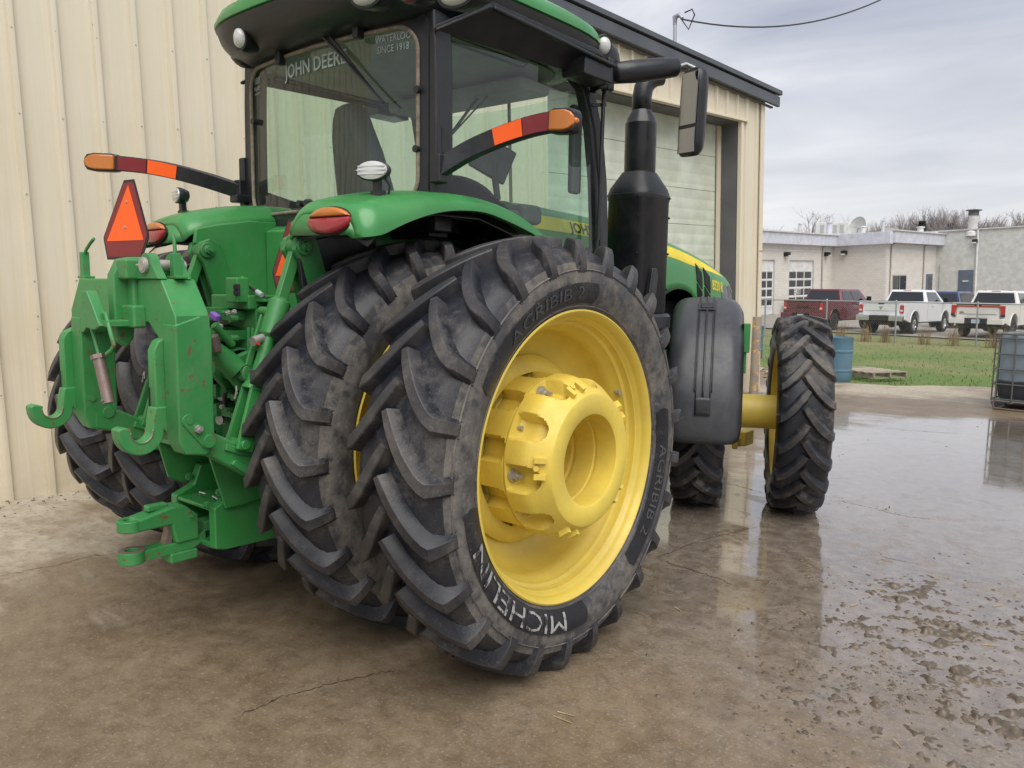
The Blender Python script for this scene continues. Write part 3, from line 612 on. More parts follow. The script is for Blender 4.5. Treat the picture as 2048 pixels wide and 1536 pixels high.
for s in(1,-1):
    pillar([(s*.81,.0,2.02),(s*.815,.0,2.4),(s*.81,.0,2.8),(s*.795,.0,3.10)],.07,.125,'rear_pillar')
    MB().box((s*.848,.005,2.47),(.012,.055,.13)).build('pillar_plate',BLACK,cab,bevel=.004)
    ap=[(s*.70,1.20,3.12),(s*.745,1.36,2.98),(s*.765,1.43,2.75),(s*.775,1.475,2.45),(s*.775,1.505,2.15),(s*.77,1.52,1.9),(s*.76,1.53,1.45)]
    pillar(ap,.07,.14,'front_pillar')
    MB().tube([(x+s*.034,y-.035,z) for x,y,z in ap],.008,6).build('door_seal',DARK,cab)
    gl=[(.05,3.05),(1.18,3.05),(1.33,2.96),(1.40,2.75),(1.445,2.45),(1.475,2.15),(1.49,1.9),(1.50,1.50),(1.0,1.50),(.90,1.80),(.80,1.98),(.66,2.13),(.45,2.23),(.28,2.285),(.05,2.33)]
    gd=dens(gl,3)
    disc(gd,lambda y,z:Vector((s*(.785+.028*S(PI*min(1,max(0,(y)/1.45)))),y,z)),MB()).build('side_window',GLASS_SIDE,cab,60)
    # black door frame under the glass
    low=[(.05,2.33),(.28,2.285),(.45,2.23),(.66,2.13),(.80,1.98),(.90,1.80),(1.0,1.50)]
    MB().prism(low+[(.86,1.50),(.74,1.80),(.66,1.94),(.55,2.03),(.35,2.08),(.05,2.10)],'X',s*.765,s*.815).build('side_frame',BLACK_GLOSS,cab,bevel=.008)
    MB().box((s*.80,.62,3.075),(.06,1.26,.06)).build('roof_rail',BLACK,cab,bevel=.01)
def fy(x): return 1.52+.14*(1-(x/.78)**2)
disc(dens([(-.75,1.75),(.75,1.75),(.72,3.0),(-.72,3.0)],8),lambda x,z:Vector((x,fy(x)-(z-1.75)**2*.10,z)),MB()).build('windscreen',GLASS_SIDE,cab,60)
# roof
def sup(hx,hy,z,cy=.58,p=4.2,n=64):
    o=[]
    for k in range(n):
        t=2*PI*k/n; a,b=Cc(t),S(t); q=(abs(a)**p+abs(b)**p)**(-1/p); o.append(Vector((hx*a*q,cy+hy*b*q,z)))
    return o
RT=[(3.055,.78,.74),(3.06,.83,.80),(3.10,.905,.90),(3.135,.935,.93),(3.165,.95,.95),(3.215,.965,.965)]
roof=MB().loft([sup(b,c_,z) for z,b,c_ in RT],True).build('roof_tray',BLACK,tractor,45,fix=True)
RG=[(3.217,.950,.950),(3.225,.972,.972),(3.25,.972,.972),(3.30,.945,.950),(3.345,.88,.89),(3.38,.72,.74),(3.395,.4,.45),(3.40,.02,.02)]
MB().loft([sup(b,c_,z) for z,b,c_ in RG],True).build('roof_cap',GREEN,roof,60,fix=True)
MB().loft([sup(b,c_,z,.60) for z,b,c_ in((3.05,.74,.70),(3.045,.6,.55),(3.04,.1,.1))],True).build('headliner',LINER,roof,60)
MB().box((0,1.05,2.98),(1.2,.30,.08)).build('headliner',LINER,roof,bevel=.03)
# side shade
def shade(s):
    P=[Vector((s*.83,-.06,2.985)),Vector((s*.965,.22,3.14)),Vector((s*.98,1.20,3.12)),Vector((s*.84,1.34,3.03))]
    return MB().loft([P,[p+Vector((0,0,.035)) for p in P]]).box((s*.90,1.16,3.035),(.17,.30,.10)).bar((s*.985,.20,3.13),(s*.995,1.30,3.085),.03,.022).bar((s*.845,-.07,2.985),(s*.97,.20,3.14),.03,.02).build('roof_shade',BLACK,roof,bevel=.010)
shade(1); shade(-1)
def roof_lamp(c,n,rad=.055,lens_=CLEAR,flat=1.0):
    c=Vector(c);n=Vector(n).normalized(); x_=n.cross(Vector((0,0,1))).normalized(); y_=x_.cross(n)
    def rg(s_,d,N_=24): return [c+x_*(rad*s_*Cc(2*PI*k/N_))+y_*(rad*flat*s_*S(2*PI*k/N_))+n*d for k in range(N_)]
    h=MB().loft([rg(.5,-.12),rg(1.25,-.10),rg(1.32,-.01),rg(1.2,.012),rg(1.02,.012)],True).build('roof_lamp',BLACK,roof,50,fix=True)
    MB().loft([rg(1.0,.005),rg(.92,.022),rg(.5,.034),rg(.05,.038)],True).build('lamp_lens',lens_,h,60,fix=True)
roof_lamp(U(482,77,'Y',-.345),(.25,-.95,-.12),.040,flat=1.35)
q=U(1207,92,'X',.90); roof_lamp(q,(.75,-.62,-.15),.042,flat=1.25)
MB().sphere(q+Vector((-.06,.09,-.05)),.12,14,10,(.8,1.1,.9)).build('lamp_pod',BLACK,roof,60)
MB().sphere(U(490,95,'Y',-.10),.10,14,10,(1.0,1.0,1.2)).build('lamp_pod',BLACK,roof,60)
for p in((735,-8),(915,-10)): roof_lamp(U(*p,'Y',-.33 if p[0]<800 else -.30),(.12,-.97,-.15),.085,flat=.52)
roof_lamp(U(825,-8,'Y',-.33),(.12,-.97,-.15),.05,REDL,.5)
# interior
seat=empty('operator_seat',(0,0,0),None,tractor)
def seat_back():
    M=Matrix.Translation((-.02,.26,2.08))@Matrix.Scale(1.12,4)@Matrix.Rotation(R(-20),4,'Z')@Matrix.Rotation(R(8),4,'X')
    rings=[]
    for z,hw,dp,off in((-.15,.24,.10,0),(.0,.25,.11,0),(.20,.245,.10,-.01),(.38,.21,.09,-.02),(.50,.17,.08,-.03),(.58,.14,.07,-.03),(.635,.10,.05,-.035)):
        rings.append([Vector((hw*(1 if abs(Cc(t))>.95 else 1)*math.copysign(abs(Cc(t))**.5,Cc(t)),off+dp*math.copysign(abs(S(t))**.6,S(t)),z)) for t in [2*PI*k/24 for k in range(24)]])
    MB().loft(rings,True,M=M).build('seat_back',INTERIOR,seat,60,fix=True)
    MB().box((0,.33,-.13),(.52,.52,.14),M=M).build('cushion',INTERIOR,seat,bevel=.05,seg=3)
    MB().bar((-.30,.0,.05),(-.30,.38,.06),.07,.06,M=M).bar((.30,.0,.05),(.30,.38,.06),.09,.07,M=M).build('armrest',INTERIOR,seat,bevel=.02)
    MB().box((0,.3,-.32),(.4,.4,.30),M=M).build('pedestal',DARK,seat,bevel=.02)
    MB().box((-.02,-.115,.10),(.05,.004,.16),(0,R(12),0),M=M).build('care_label',WHITE_T,seat)
seat_back()
MB().box((0,.14,2.11),(1.40,.22,.10)).box((-.45,.30,2.13),(.34,.5,.18)).sphere((-.42,.10,2.21),.05,12,8,(1,1,1.3)).build('rear_console',INTERIOR,cab,bevel=.03)
MB().box((.50,.62,2.13),(.22,.75,.18)).box((.55,1.0,2.20),(.16,.20,.12)).build('right_console',INTERIOR,cab,bevel=.03)
mo=U(985,318,'X',.42); MB().box(mo,(.035,.26,.22),(R(-24),0,R(-24))).bar(mo,mo+Vector((.03,.02,-.25)),.04,.04).build('monitor',BLACK,cab,bevel=.012)
MB().lathe([(0,.19),(.018,.20),(0,.21),(-.018,.20)],32,'Z',(0,0,0),M=Matrix.Translation((0,1.08,2.36))@Matrix.Rotation(R(-30),4,'X'),closed=True).bar((0,1.12,2.33),(0,1.30,1.95),.10,.08).build('steering_wheel',DARK,cab,60)
mm=U(1063,165,'X',.45); MB().box(mm,(.04,.14,.17),(0,0,R(-30))).build('inside_mirror',CLEAR,cab,bevel=.02)
MB().bar(U(897,275,'X',.2),U(965,182,'X',.2),.014,.014).bar(U(905,268,'X',.3),U(1000,165,'X',.3),.008,.008).build('front_wiper',BLACK,cab)
MB().tube([U(890,80,'X',.70),U(1045,135,'X',.70),U(1055,128,'X',.70),U(900,68,'X',.7)],.008,6).build('grab_frame',BLACK,cab)
MB().box(U(1150,300,'X',.70),(.05,.10,.55)).build('inner_pillar',INTERIOR,cab,bevel=.02)
# hand rail, mirror
MB().tube([U(1212,150,'X',.86),U(1207,200,'X',.86),U(1202,330,'X',.86),U(1196,480,'X',.86)],.013,10).bar(U(1184,210,'X',.80),U(1212,210,'X',.86),.02,.02).build('hand_rail',BLACK_GLOSS,tractor,60)
m0=U(1215,150,'X',.90); m1=U(1225,147,'X',.92); m2=U(1355,134,'X',1.13)
mir=MB().box(U(1203,165,'X',.86),(.14,.10,.11),(0,0,R(-30))).box(m0,(.07,.07,.20)).build('mirror_arm',BLACK,tractor,bevel=.015)
MB().tube([m1,m1+(m2-m1)*.04,m1+(m2-m1)*.3,m1+(m2-m1)*.7,m1+(m2-m1)*.96,m2],[.04,.064,.070,.068,.060,.040],16).build('arm_cover',BLACK,mir,60)
m3=U(1392,140,'X',1.20); MB().tube([m2,U(1372,128,'X',1.15),U(1388,135,'X',1.19),m3],.012,10).build('arm_tube',GALV,mir,60)
# mirror head: glass faces backwards and towards the cab
mc=U(1388,226,'X',1.20); ang=R(-27); Mm=Matrix.Translation(mc)@Matrix.Rotation(ang,4,'Z')@Matrix.Rotation(R(3),4,'Y')
def mh(hw,hh,y,p=6,n=32,tz=0): 
    o=[]
    for k in range(n):
        t=2*PI*k/n;a,b=Cc(t),S(t);q=(abs(a)**p+abs(b)**p)**(-1/p);o.append(Vector((hw*a*q,y,hh*b*q+tz)))
    return o
MB().loft([mh(.100,.270,-.045),mh(.106,.278,-.032),mh(.102,.274,.008),mh(.082,.25,.040),mh(.05,.2,.052)],True,M=Mm).build('mirror_head',BLACK,mir,50,fix=True)
for z,hh in((.085,.165),(-.178,.078)):
    MB().box((0,-.047,z),(.180,.008,hh*2),M=Mm).build('mirror_glass',MIRROR,mir,bevel=.003)
# lighting arms with reflectors and amber end lamps
def light_arm(P,s):
    """P: list of points base -> tip"""
    n=len(P); 
    def at(t):
        tab=[smooth_([(i/(n-1),P[i][k]) for i in range(n)],t) for k in range(3)]; return Vector(tab)
    def sec(t,hh,hd,off=0):
        d=(at(min(1,t+.02))-at(max(0,t-.02))).normalized(); back=Vector((0,-1,0)); back=(back-d*back.dot(d)).normalized(); v=d.cross(back)
        if v.z<0: v=-v
        p=at(t)+back*off
        return [p+v*hh+back*hd,p-v*hh+back*hd,p-v*hh-back*hd,p+v*hh-back*hd]
    seg=lambda t0,t1,hh,hd,off,k=10:[sec(t0+(t1-t0)*i/k,hh,hd,off) for i in range(k+1)]
    fl=lambda rs:[r_ if s>0 else r_[::-1] for r_ in rs]
    arm=MB().loft(fl(seg(0,.80,.046,.024,0,16))).build('light_arm',BLACK,tractor,40,bevel=.006,fix=True)
    MB().loft(fl(seg(.40,.585,.040,.003,.026))).build('orange_reflector',ORANGE_DECAL,arm,40,fix=True)
    MB().loft(fl(seg(.595,.785,.040,.003,.026))).build('red_reflector',RED_DECAL,arm,40,fix=True)
    hs=[sec(.78,.050,.030,0),sec(.82,.056,.036,0),sec(.93,.056,.036,0),sec(.975,.048,.032,0),sec(1.0,.022,.018,0)]
    MB().loft(fl(hs)).build('end_lamp',BLACK,arm,40,bevel=.012,seg=3,fix=True)
    hs=[sec(.80,.042,.016,.030),sec(.82,.045,.022,.030),sec(.92,.045,.022,.030),sec(.96,.036,.018,.030),sec(.985,.018,.01,.028)]
    MB().loft(fl(hs)).build('amber_lens',AMBER,arm,40,bevel=.008,seg=3,fix=True)
    d=(at(1)-at(.9)).normalized(); MB().sphere(at(.975)+d*.0+Vector((0,-.012,0)),.02,10,8).build('amber_lens',AMBER,arm,60)
    MB().box(at(.0),(.07,.07,.14)).build('arm_bracket',BLACK,arm,bevel=.01)
b0=Vector((.865,-.075,2.305)); tr_=U(1160,242,'X',1.62)
def mid(a,b,px_): return a
light_arm([U(878,338,'X',.865),U(945,298,'X',1.02),U(1025,265,'X',1.24),U(1095,246,'X',1.44),U(1160,242,'X',1.62)],1)
light_arm([U(483,383,'X',-.865),U(405,358,'X',-1.02),U(325,338,'X',-1.22),U(250,328,'X',-1.41),U(170,324,'X',-1.60)],-1)
MB().box(U(490,365,'X',-.86),(.06,.05,.30)).box(U(480,398,'X',-.84),(.08,.10,.05)).build('arm_post',BLACK,tractor,bevel=.01)
# ---------------------------------------------------------------- three point hitch
# rear transmission casting, valves
MB().prism([(-.30,1.62),(-.62,1.60),(-.70,1.50),(-.70,1.20),(-.55,1.05),(-.55,.75),(-.30,.70)],'X',-.20,.20).build('transmission_case',GREEN_CAST,tractor,bevel=.02)
MB().cyl((-.40,-.36,1.50),(.40,-.36,1.50),.075,24).build('rockshaft',GREEN_CAST,tractor)
# stack of hydraulic valves
vst=MB().box((.13,-.68,1.66),(.34,.20,.07)).box((.13,-.66,1.30),(.34,.16,.70)).build('valve_stack',GREEN_CAST,tractor,bevel=.008)
for i in range(6):
    z=1.60-.095*i
    MB().box((.04,-.80,z),(.16,.12,.062)).box((.16,-.79,z-.005),(.10,.10,.045)).prism([(-.05,z-.028),(-.12,z-.012),(-.12,z+.016),(-.05,z+.030)],'Y',-.85,-.76).bolt((.20,-.845,z+.01),(0,-1,0),.010,.012).cyl((.23,-.84,z-.02),(.23,-.80,z-.02),.018,10).build('valve_section',GREEN_CAST,vst,bevel=.006)
MB().box(U(475,580,'Y',-.80),(.10,.07,.12)).build('switch_box',GREEN,vst,bevel=.008)
q=U(474,580,'Y',-.845); MB().box(q,(.042,.012,.058)).build('switch',BLACK,vst,bevel=.004); MB().box(q+Vector((0,-.008,.013)),(.026,.008,.016)).box(q+Vector((0,-.008,-.013)),(.026,.008,.016)).build('switch_rocker',DARK,vst)
MB().bar(U(480,560,'Y',-.72),U(515,600,'Y',-.70),.02,.05).box(U(520,600,'Y',-.70),(.20,.08,.015)).build('switch_bracket',GREEN,vst,bevel=.003)
MB().tube([U(495,570,'Y',-.74),U(515,585,'Y',-.74),U(535,597,'Y',-.72)],.008,8).build('cable',WIRE,vst); MB().cyl(U(514,583,'Y',-.745),U(524,590,'Y',-.745),.012,8).build('cable_sleeve',WHITE_T,vst)
# couplers with red and black caps
cp=MB().box(U(452,815,'Y',-.62),(.22,.12,.36)).build('coupler_block',GREEN_CAST,tractor,bevel=.01)
for p,ca in(((432,760),0),((427,787),0),((450,790),0),((440,765),1),((446,808),1),((425,815),0),((447,838),0)):
    q=U(*p,'Y',-.78); d=Vector((.25,-.95,0)).normalized()
    if ca: MB().sphere(q,.020,10,8).tube([q+Vector((0,0,.01)),q+Vector((.01,0,.05)),q+Vector((0,.03,.07))],.004,6).build('red_cap',CAP_RED,cp,60)
    else: MB().cyl(q-d*.10,q,.024,14).cyl(q,q+d*.004,.027,14).cyl(q+d*.004,q+d*.02,.020,14).cyl(q+d*.02,q+d*.03,.026,14).build('hose_coupler',STEEL,cp,35)
MB().box(U(431,754,'Y',-.80),(.03,.01,.03)).build('warning_tag',STRIPE,cp)
for k,(a,b,c_) in enumerate((((430,740),(440,800),(445,860)),((455,730),(458,800),(450,870)),((470,690),(480,760),(478,840)))):
    MB().tube([U(*a,'Y',-.70),U(*b,'Y',-.72),U(*c_,'Y',-.66)],.010,8).build('hydraulic_hose',WIRE,cp,60)
q=U(430,633,'Y',-.86); MB().box(q,(.06,.03,.035),(0,R(20),0)).build('purple_cap',PURPLE,vst,bevel=.008)
MB().cyl(U(505,683,'Y',-.86),U(525,676,'Y',-.80),.022,12).build('hose_coupler',STEEL,vst)
MB().tube([U(505,684,'Y',-.855),U(520,690,'Y',-.85),U(515,680,'Y',-.83)],.005,6).build('red_cap',CAP_RED,vst)
for px_ in(497,505): MB().cyl(U(px_,655,'Y',-.80),U(px_+2,735,'Y',-.80),.009,8).build('lever_rod',GREEN_CAST,vst)
# centre link bracket and clevis
MB().prism([(-.55,1.40),(-.78,1.44),(-.90,1.40),(-.92,1.32),(-.86,1.24),(-.72,1.22),(-.60,1.10),(-.50,1.10)],'X',.17,.21).prism([(-.55,1.40),(-.78,1.44),(-.90,1.40),(-.92,1.32),(-.86,1.24),(-.72,1.22),(-.60,1.10),(-.50,1.10)],'X',.30,.34).cyl((.12,-.84,1.33),(.40,-.84,1.33),.045,20).build('center_link_bracket',GREEN_CAST,tractor,bevel=.010)
MB().tube([U(425,690,'Y',-1.0),U(450,720,'Y',-.93),U(475,740,'Y',-.88)],[.028,.055,.05],16).cyl(U(428,650,'Y',-1.0),U(465,690,'Y',-.90),.018,10).build('center_link',GREEN_CAST,tractor,60)
MB().cyl(U(425,672,'Y',-1.02),U(432,700,'Y',-1.0),.026,14).build('link_thread',RUSTY,tractor)
MB().box(U(505,750,'Y',-.88),(.03,.01,.05)).build('decal_plate',INTERIOR,tractor)
for s in(1,-1):
    # lift arm
    la=MB()
    for dx in(-.045,.045):
        x=s*.44+dx
        la.prism([(-.28,1.60),(-.36,1.62),(-.44,1.72),(-.52,1.97),(-.58,1.995),(-.64,1.97),(-.655,1.91),(-.62,1.86),(-.55,1.62),(-.46,1.46),(-.34,1.42)],'X',x-.016,x+.016)
    la.cyl((s*.44-.085,-.60,1.93),(s*.44+.085,-.60,1.93),.026,16).cyl((s*.44-.075,-.60,1.93),(s*.44+.075,-.60,1.93),.045,16)
    lift=la.build('lift_arm',GREEN_CAST,tractor,bevel=.008)
    MB().bolt((s*.44+.085,-.60,1.93),(1,0,0),.022,.012).build('pin_head',GREEN_CAST,lift)
    t=Vector((s*.44,-.60,1.93)); b=Vector((s*.455,-.95,1.02)); d=b-t
    lk=MB(); lk.bar(t-d*.02,t+d*.30,.040,.055,(0,1,0)); lk.tube([t+d*.27,t+d*.29,t+d*.46,t+d*.48],[.028,.052,.052,.030],12); lk.tube([t+d*.45,t+d*.66],[.034,.034],14); lk.tube([t+d*.64,t+d*.66,t+d*.70,t+d*.74],[.03,.042,.045,.06],12)
    for dx in(-.05,.05): lk.bar(t+d*.72+Vector((dx*.7,0,0)),b+Vector((dx,0,-.03)),.022,.085,(0,1,0))
    lk.cyl(b+Vector((-.075,0,0)),b+Vector((.075,0,0)),.024,16)
    lkk=lk.build('lift_link',GREEN,tractor,bevel=.006)
    MB().bar(t+d*.36+Vector((-s*.06,-.03,0)),t+d*.62+Vector((-s*.055,-.035,0)),.016,.030,(0,1,0)).cyl(t+d*.34+Vector((-s*.09,-.03,0)),t+d*.34+Vector((0,-.03,0)),.022,12).lathe([(0,.016),(.008,.022),(0,.028),(-.008,.022)],16,'X',t+d*.64+Vector((-s*.06,-.04,0)),closed=True).build('lock_rod',GREEN,lkk,bevel=.004)
    MB().tube([t+d*.76+Vector((-.05,-.05,0)),t+d*.72+Vector((-.06,-.06,0)),t+d*.74+Vector((-.03,-.07,0)),t+d*.78+Vector((-.04,-.06,0))],.004,6).build('hitch_pin_clip',STEEL,lkk)
    # lower link
    ll=MB(); pts=[(-.10,.78),(-.55,.86),(-.92,.93),(-1.10,1.04),(-1.22,1.06)]; hh=[.07,.085,.09,.075,.06]
    up_=[(y,z+h*.8) for (y,z),h in zip(pts,hh)]; dn=[(y,z-h*.8) for (y,z),h in zip(pts,hh)]
    ll.prism(up_+dn[::-1],'X',s*.44-.03,s*.44+.03); lln=ll.build('lower_link',GREEN_WORN,tractor,bevel=.014)
    ll=MB(); ll.prism([(-.62,.90),(-.95,.965),(-1.03,1.0),(-1.02,1.03),(-.95,1.0),(-.62,.93)],'X',s*.44-.042,s*.44+.042).prism([(-.66,.80),(-.92,.865),(-1.0,.93),(-.98,.95),(-.90,.90),(-.66,.83)],'X',s*.44-.042,s*.44+.042); ll.build('link_flange',GREEN_WORN,lln,bevel=.006)
# ---------------------------------------------------------------- quick hitch frame
qh=MB()
beam=[(-.405,1.765),(.405,1.765),(.520,1.610),(.520,1.50),(.385,1.50),(.285,1.575),(-.285,1.575),(-.385,1.50),(-.520,1.50),(-.520,1.610)]
qh.prism(beam,'Y',-1.262,-1.105)
quick=qh.build('quick_hitch',GREEN_WORN,tractor,bevel=.007)
for s in(1,-1):
    leg=[(-1.266,1.575),(-1.266,1.075),(-1.235,1.015),(-1.14,1.0),(-1.10,1.045),(-1.098,1.55),(-1.15,1.612)]
    if s>0: MB().prism(leg,'X',.412,.5245).build('leg',GREEN_WORN,quick,bevel=.010)
    else: MB().prism(leg,'X',-.5245,-.412).build('leg',GREEN_WORN,quick,bevel=.010)
    xi=s*.36 if s>0 else -.47
    x0,x1=(.352,.413) if s>0 else (-.545,-.470)
    x0,x1=(.35,.411) if s>0 else (-.585,-.524)
    # cover plate and hook
    MB().prism([(-1.285,1.50),(-1.305,1.46),(-1.305,1.20),(-1.285,1.17),(-1.20,1.17),(-1.20,1.54)],'X',x0,x1).build('latch_cover',GREEN_WORN,quick,bevel=.008)
    MB().box(((x0+x1)/2-.02,-1.307,1.25),(.008,.006,.10)).build('latch_slot',DARK,quick)
    hk=[]
    cy_,cz_=-1.372,1.118
    outer=[(cy_+.098*Cc(R(a)),cz_+.098*S(R(a))) for a in range(0,-190,-14)]
    inner=[(cy_+.044*Cc(R(a)),cz_+.040*S(R(a))) for a in range(-185,5,14)]
    prof_=[(-1.24,1.22),(-1.24,1.06)]+outer+[(cy_-.10,cz_+.022),(cy_-.075,cz_+.030),(cy_-.04,cz_+.020)]+inner+[(cy_+.05,1.17),(cy_+.06,1.22)]
    h_=MB().prism(prof_,'X',x0-.002,x1+.008).build('hook',GREEN_WORN,quick,bevel=.008)
    MB().lathe([(x0-.004,.0475),(x1+.010,.0475)],24,'X',(0,cy_,cz_+.002),a0=R(175),a1=R(365)).build('hook_seat',RUSTY,h_,60,solid=.004)
    MB().box(((x0+x1)/2,-1.295,1.175),(.05,.03,.075)).box(((x0+x1)/2+.015,-1.312,1.165),(.03,.012,.05)).build('hook_latch',GREEN_WORN,h_,bevel=.005)
    # pin plate on the outer face, bolts on the inner face
    xf=.523 if s>0 else -.412
    if s>0:
        pl_=[(-1.225+.028*Cc(R(a)),1.165+.028*S(R(a))) for a in range(30,215,20)]+[(-1.135+.036*Cc(R(a)),1.065+.036*S(R(a))) for a in range(205,395,20)]
        MB().prism(pl_,'X',.526,.533).build('pin_plate',GREEN_WORN,quick,bevel=.003)
        MB().cyl((.532,-1.135,1.065),(.542,-1.135,1.065),.030,20).build('pin_head',GREEN_WORN,quick,bevel=.003); MB().cyl((.532,-1.22,1.163),(.537,-1.22,1.163),.014,16).build('pin_head',GREEN_WORN,quick)
        MB().bolt((.532,-1.185,1.125),(1,0,0),.018,.018).build('pin_bolt',STEEL,quick)
    else:
        MB().cyl((-.411,-1.15,1.09),(-.403,-1.15,1.09),.030,20).build('pin_head',GREEN_WORN,quick,bevel=.003); MB().cyl((-.411,-1.225,1.17),(-.405,-1.225,1.17),.016,14).build('pin_head',GREEN_WORN,quick)
    MB().cyl((x1+.002 if s>0 else x1+.001,-1.262,1.20),(x1+.003 if s>0 else x1+.002,-1.262,1.20),.012,12).build('bolt_hole',DARK,quick)
# centre casting with the top pin
c0=U(265,620,'Y',-1.29)
MB().prism([(-1.262,1.86),(-1.31,1.85),(-1.345,1.78),(-1.345,1.56),(-1.33,1.49),(-1.295,1.46),(-1.262,1.50),(-1.25,1.62),(-1.12,1.64),(-1.10,1.80),(-1.15,1.865)],'X',c0.x-.115,c0.x-.052).build('top_casting',GREEN_WORN,quick,bevel=.010)
MB().box((c0.x-.02,-1.275,1.805),(.09,.10,.09)).box((c0.x-.0,-1.285,1.60),(.12,.06,.10)).box((c0.x-.03,-1.27,1.70),(.06,.03,.20)).build('top_casting',GREEN_WORN,quick,bevel=.012)
ear=[(c0.x+.015,1.765),(c0.x+.055,1.845)]+[(c0.x+.105+.052*Cc(R(a)),1.825+.05*S(R(a))) for a in range(160,-20,-20)]+[(c0.x+.21,1.765)]
MB().prism(ear,'Y',-1.275,-1.235).build('pin_ear',GREEN_WORN,quick,bevel=.006); MB().prism(ear,'Y',-1.165,-1.125).build('pin_ear',GREEN_WORN,quick,bevel=.006)
MB().cyl((c0.x+.105,-1.295,1.822),(c0.x+.105,-1.10,1.822),.026,20).cyl((c0.x+.105,-1.292,1.822),(c0.x+.105,-1.276,1.822),.034,20).cyl((c0.x+.05,-1.288,1.822),(c0.x+.075,-1.288,1.822),.006,8).build('top_pin',STEEL,quick,bevel=.003)
# top hook on a plate, locking handle and rusty lock tube
hp=[U(*p,'Y',-1.40) for p in((174,583),(183,581),(195,610),(206,640),(212,652),(200,660),(185,656),(176,640),(173,615))]
MB().prism([(v.x,v.z) for v in hp],'Y',-1.425,-1.375).build('top_hook',GREEN_WORN,quick,bevel=.006)
MB().box((hp[5].x+.04,-1.35,hp[5].z+.03),(.10,.12,.03)).build('top_hook_arm',GREEN_WORN,quick,bevel=.006)
rod=[U(*p,'Y',-1.40) for p in((205,626),(212,628),(221,665),(228,690),(224,700),(214,708))]
MB().tube(rod,.0095,8).tube([U(*p,'Y',-1.38) for p in((183,655),(190,680),(198,710))],.009,8).build('lock_handle',GREEN_WORN,quick,60)
a_=U(197,712,'Y',-1.385); b_=U(218,806,'Y',-1.375); d=b_-a_
MB().tube([a_-d*.03,a_+d*.06],[.034,.034],6).build('lock_collar',RUSTY,quick); MB().tube([a_,b_],.026,14).cyl(b_-d*.06+Vector((.0,-.025,0)),b_-d*.06+Vector((0,-.03,0)),.008,8).build('lock_tube',RUSTY,quick,60)
# upright levers at the two ends of the beam
for pts in(((188,477),(180,487),(172,500),(169,516)),((345,468),(348,480),(350,500),(351,520))):
    yv=-1.18; P=[U(*p,'Y',yv) for p in pts]; lo=P[-1]
    MB().tube(P,.0085,8).prism([(lo.x-.016,lo.z+.03),(lo.x+.016,lo.z+.03),(lo.x+.02,1.765),(lo.x-.02,1.765)],'Y',yv-.018,yv+.018).box((lo.x+.01,yv,1.772),(.09,.05,.012)).build('release_lever',GREEN_WORN,quick,bevel=.003)
# slow moving vehicle emblem standing on the frame
def smv(C0,ex_,ey_,w_,h_,name,par):
    n_=ex_.cross(ey_).normalized()
    def P(x,y,d): return C0+ex_*(x*w_)+ey_*(y*h_)+n_*d
    hexo=[(-.11,1),(.11,1),(.5,.30),(.5,.26),(.385,.0),(-.385,0),(-.5,.26),(-.5,.30)]
    b=MB().loft([[P(x,y,0) for x,y in hexo],[P(x,y,.004) for x,y in hexo]]).build(name,BLACK,par)
    sh=lambda k:[(x*k,.5+(y-.5)*k+(0)) for x,y in hexo]
    MB().loft([[P(x,y,.004) for x,y in sh(.93)],[P(x,y,.0055) for x,y in sh(.93)]]).build('red_border',RED_DECAL,b)
    tri=[(0,.93),(.405,.235),(-.405,.235)]
    MB().loft([[P(x,y,.0055) for x,y in tri],[P(x,y,.007) for x,y in tri]]).build('orange_triangle',ORANGE_DECAL,b)
    MB().bolt(P(0,.40,.007),n_,.007,.004).bolt(P(0,.72,.007),n_,.007,.004).build('rivet',STEEL,b)
sb=U(250,519,'Y',-1.165); smv(sb,Vector((.99,.12,.0)).normalized(),Vector((.0,.10,1)).normalized(),.365,.375,'warning_sign',tractor)
MB().box(sb+Vector((.0,.02,-.04)),(.10,.02,.12)).build('sign_bracket',GREEN_WORN,tractor)
sq=U(584,586,'Y',-.50); smv(sq,Vector((1,0,0)),Vector((.06,0,1)).normalized(),.34,.37,'warning_sign',tractor)
# ---------------------------------------------------------------- power take off shield, drawbar
MB().prism([(-.26,.955),(.30,.955),(.30,.935),(-.26,.935)],'Y',-.98,-.50).build('shield_top',GREEN,tractor,bevel=.004)
MB().prism([(-.985,.955),(-.50,.955),(-.50,.72),(-.86,.70),(-.93,.74)],'X',-.265,-.250).build('shield_side',GREEN,tractor,bevel=.004)
MB().prism([(-.985,.955),(-.50,.955),(-.50,.70),(-.80,.66),(-.90,.66)],'X',.235,.250).build('shield_side',GREEN,tractor,bevel=.004)
MB().prism([(-.265,.94),(.24,.94),(.20,.68),(-.25,.74)],'Y',-.70,-.68).build('shield_back',GREEN,tractor)
MB().cyl((0,-.55,.80),(0,-.80,.80),.022,12).cyl((0,-.5,.80),(0,-.62,.80),.06,16).build('power_take_off_shaft',STEEL,tractor)
fr=MB()
fr.prism([(-.60,.90),(-.72,.90),(-.74,.78),(-.86,.70),(-.94,.66),(-.94,.455),(-.88,.44),(-.50,.43),(-.45,.60)],'X',.155,.215)
fr.prism([(-.60,.80),(-.80,.80),(-.84,.70),(-.94,.66),(-.94,.455),(-.88,.44),(-.50,.43),(-.45,.60)],'X',-.215,-.155)
fr.box((0,-.80,.645),(.31,.27,.022)).box((0,-.74,.452),(.31,.36,.03)).box((0,-.60,.55),(.31,.03,.2)).build('drawbar_support',GREEN,tractor,bevel=.008)
mb=MB()
for y,z in((-.79,.82),(-.83,.73),(-.90,.68)): mb.bolt((.215,y+.03,z-.01),(1,0,0),.018,.015).bolt((.19,y-.055,z),(0,-1,0),.020,.02)
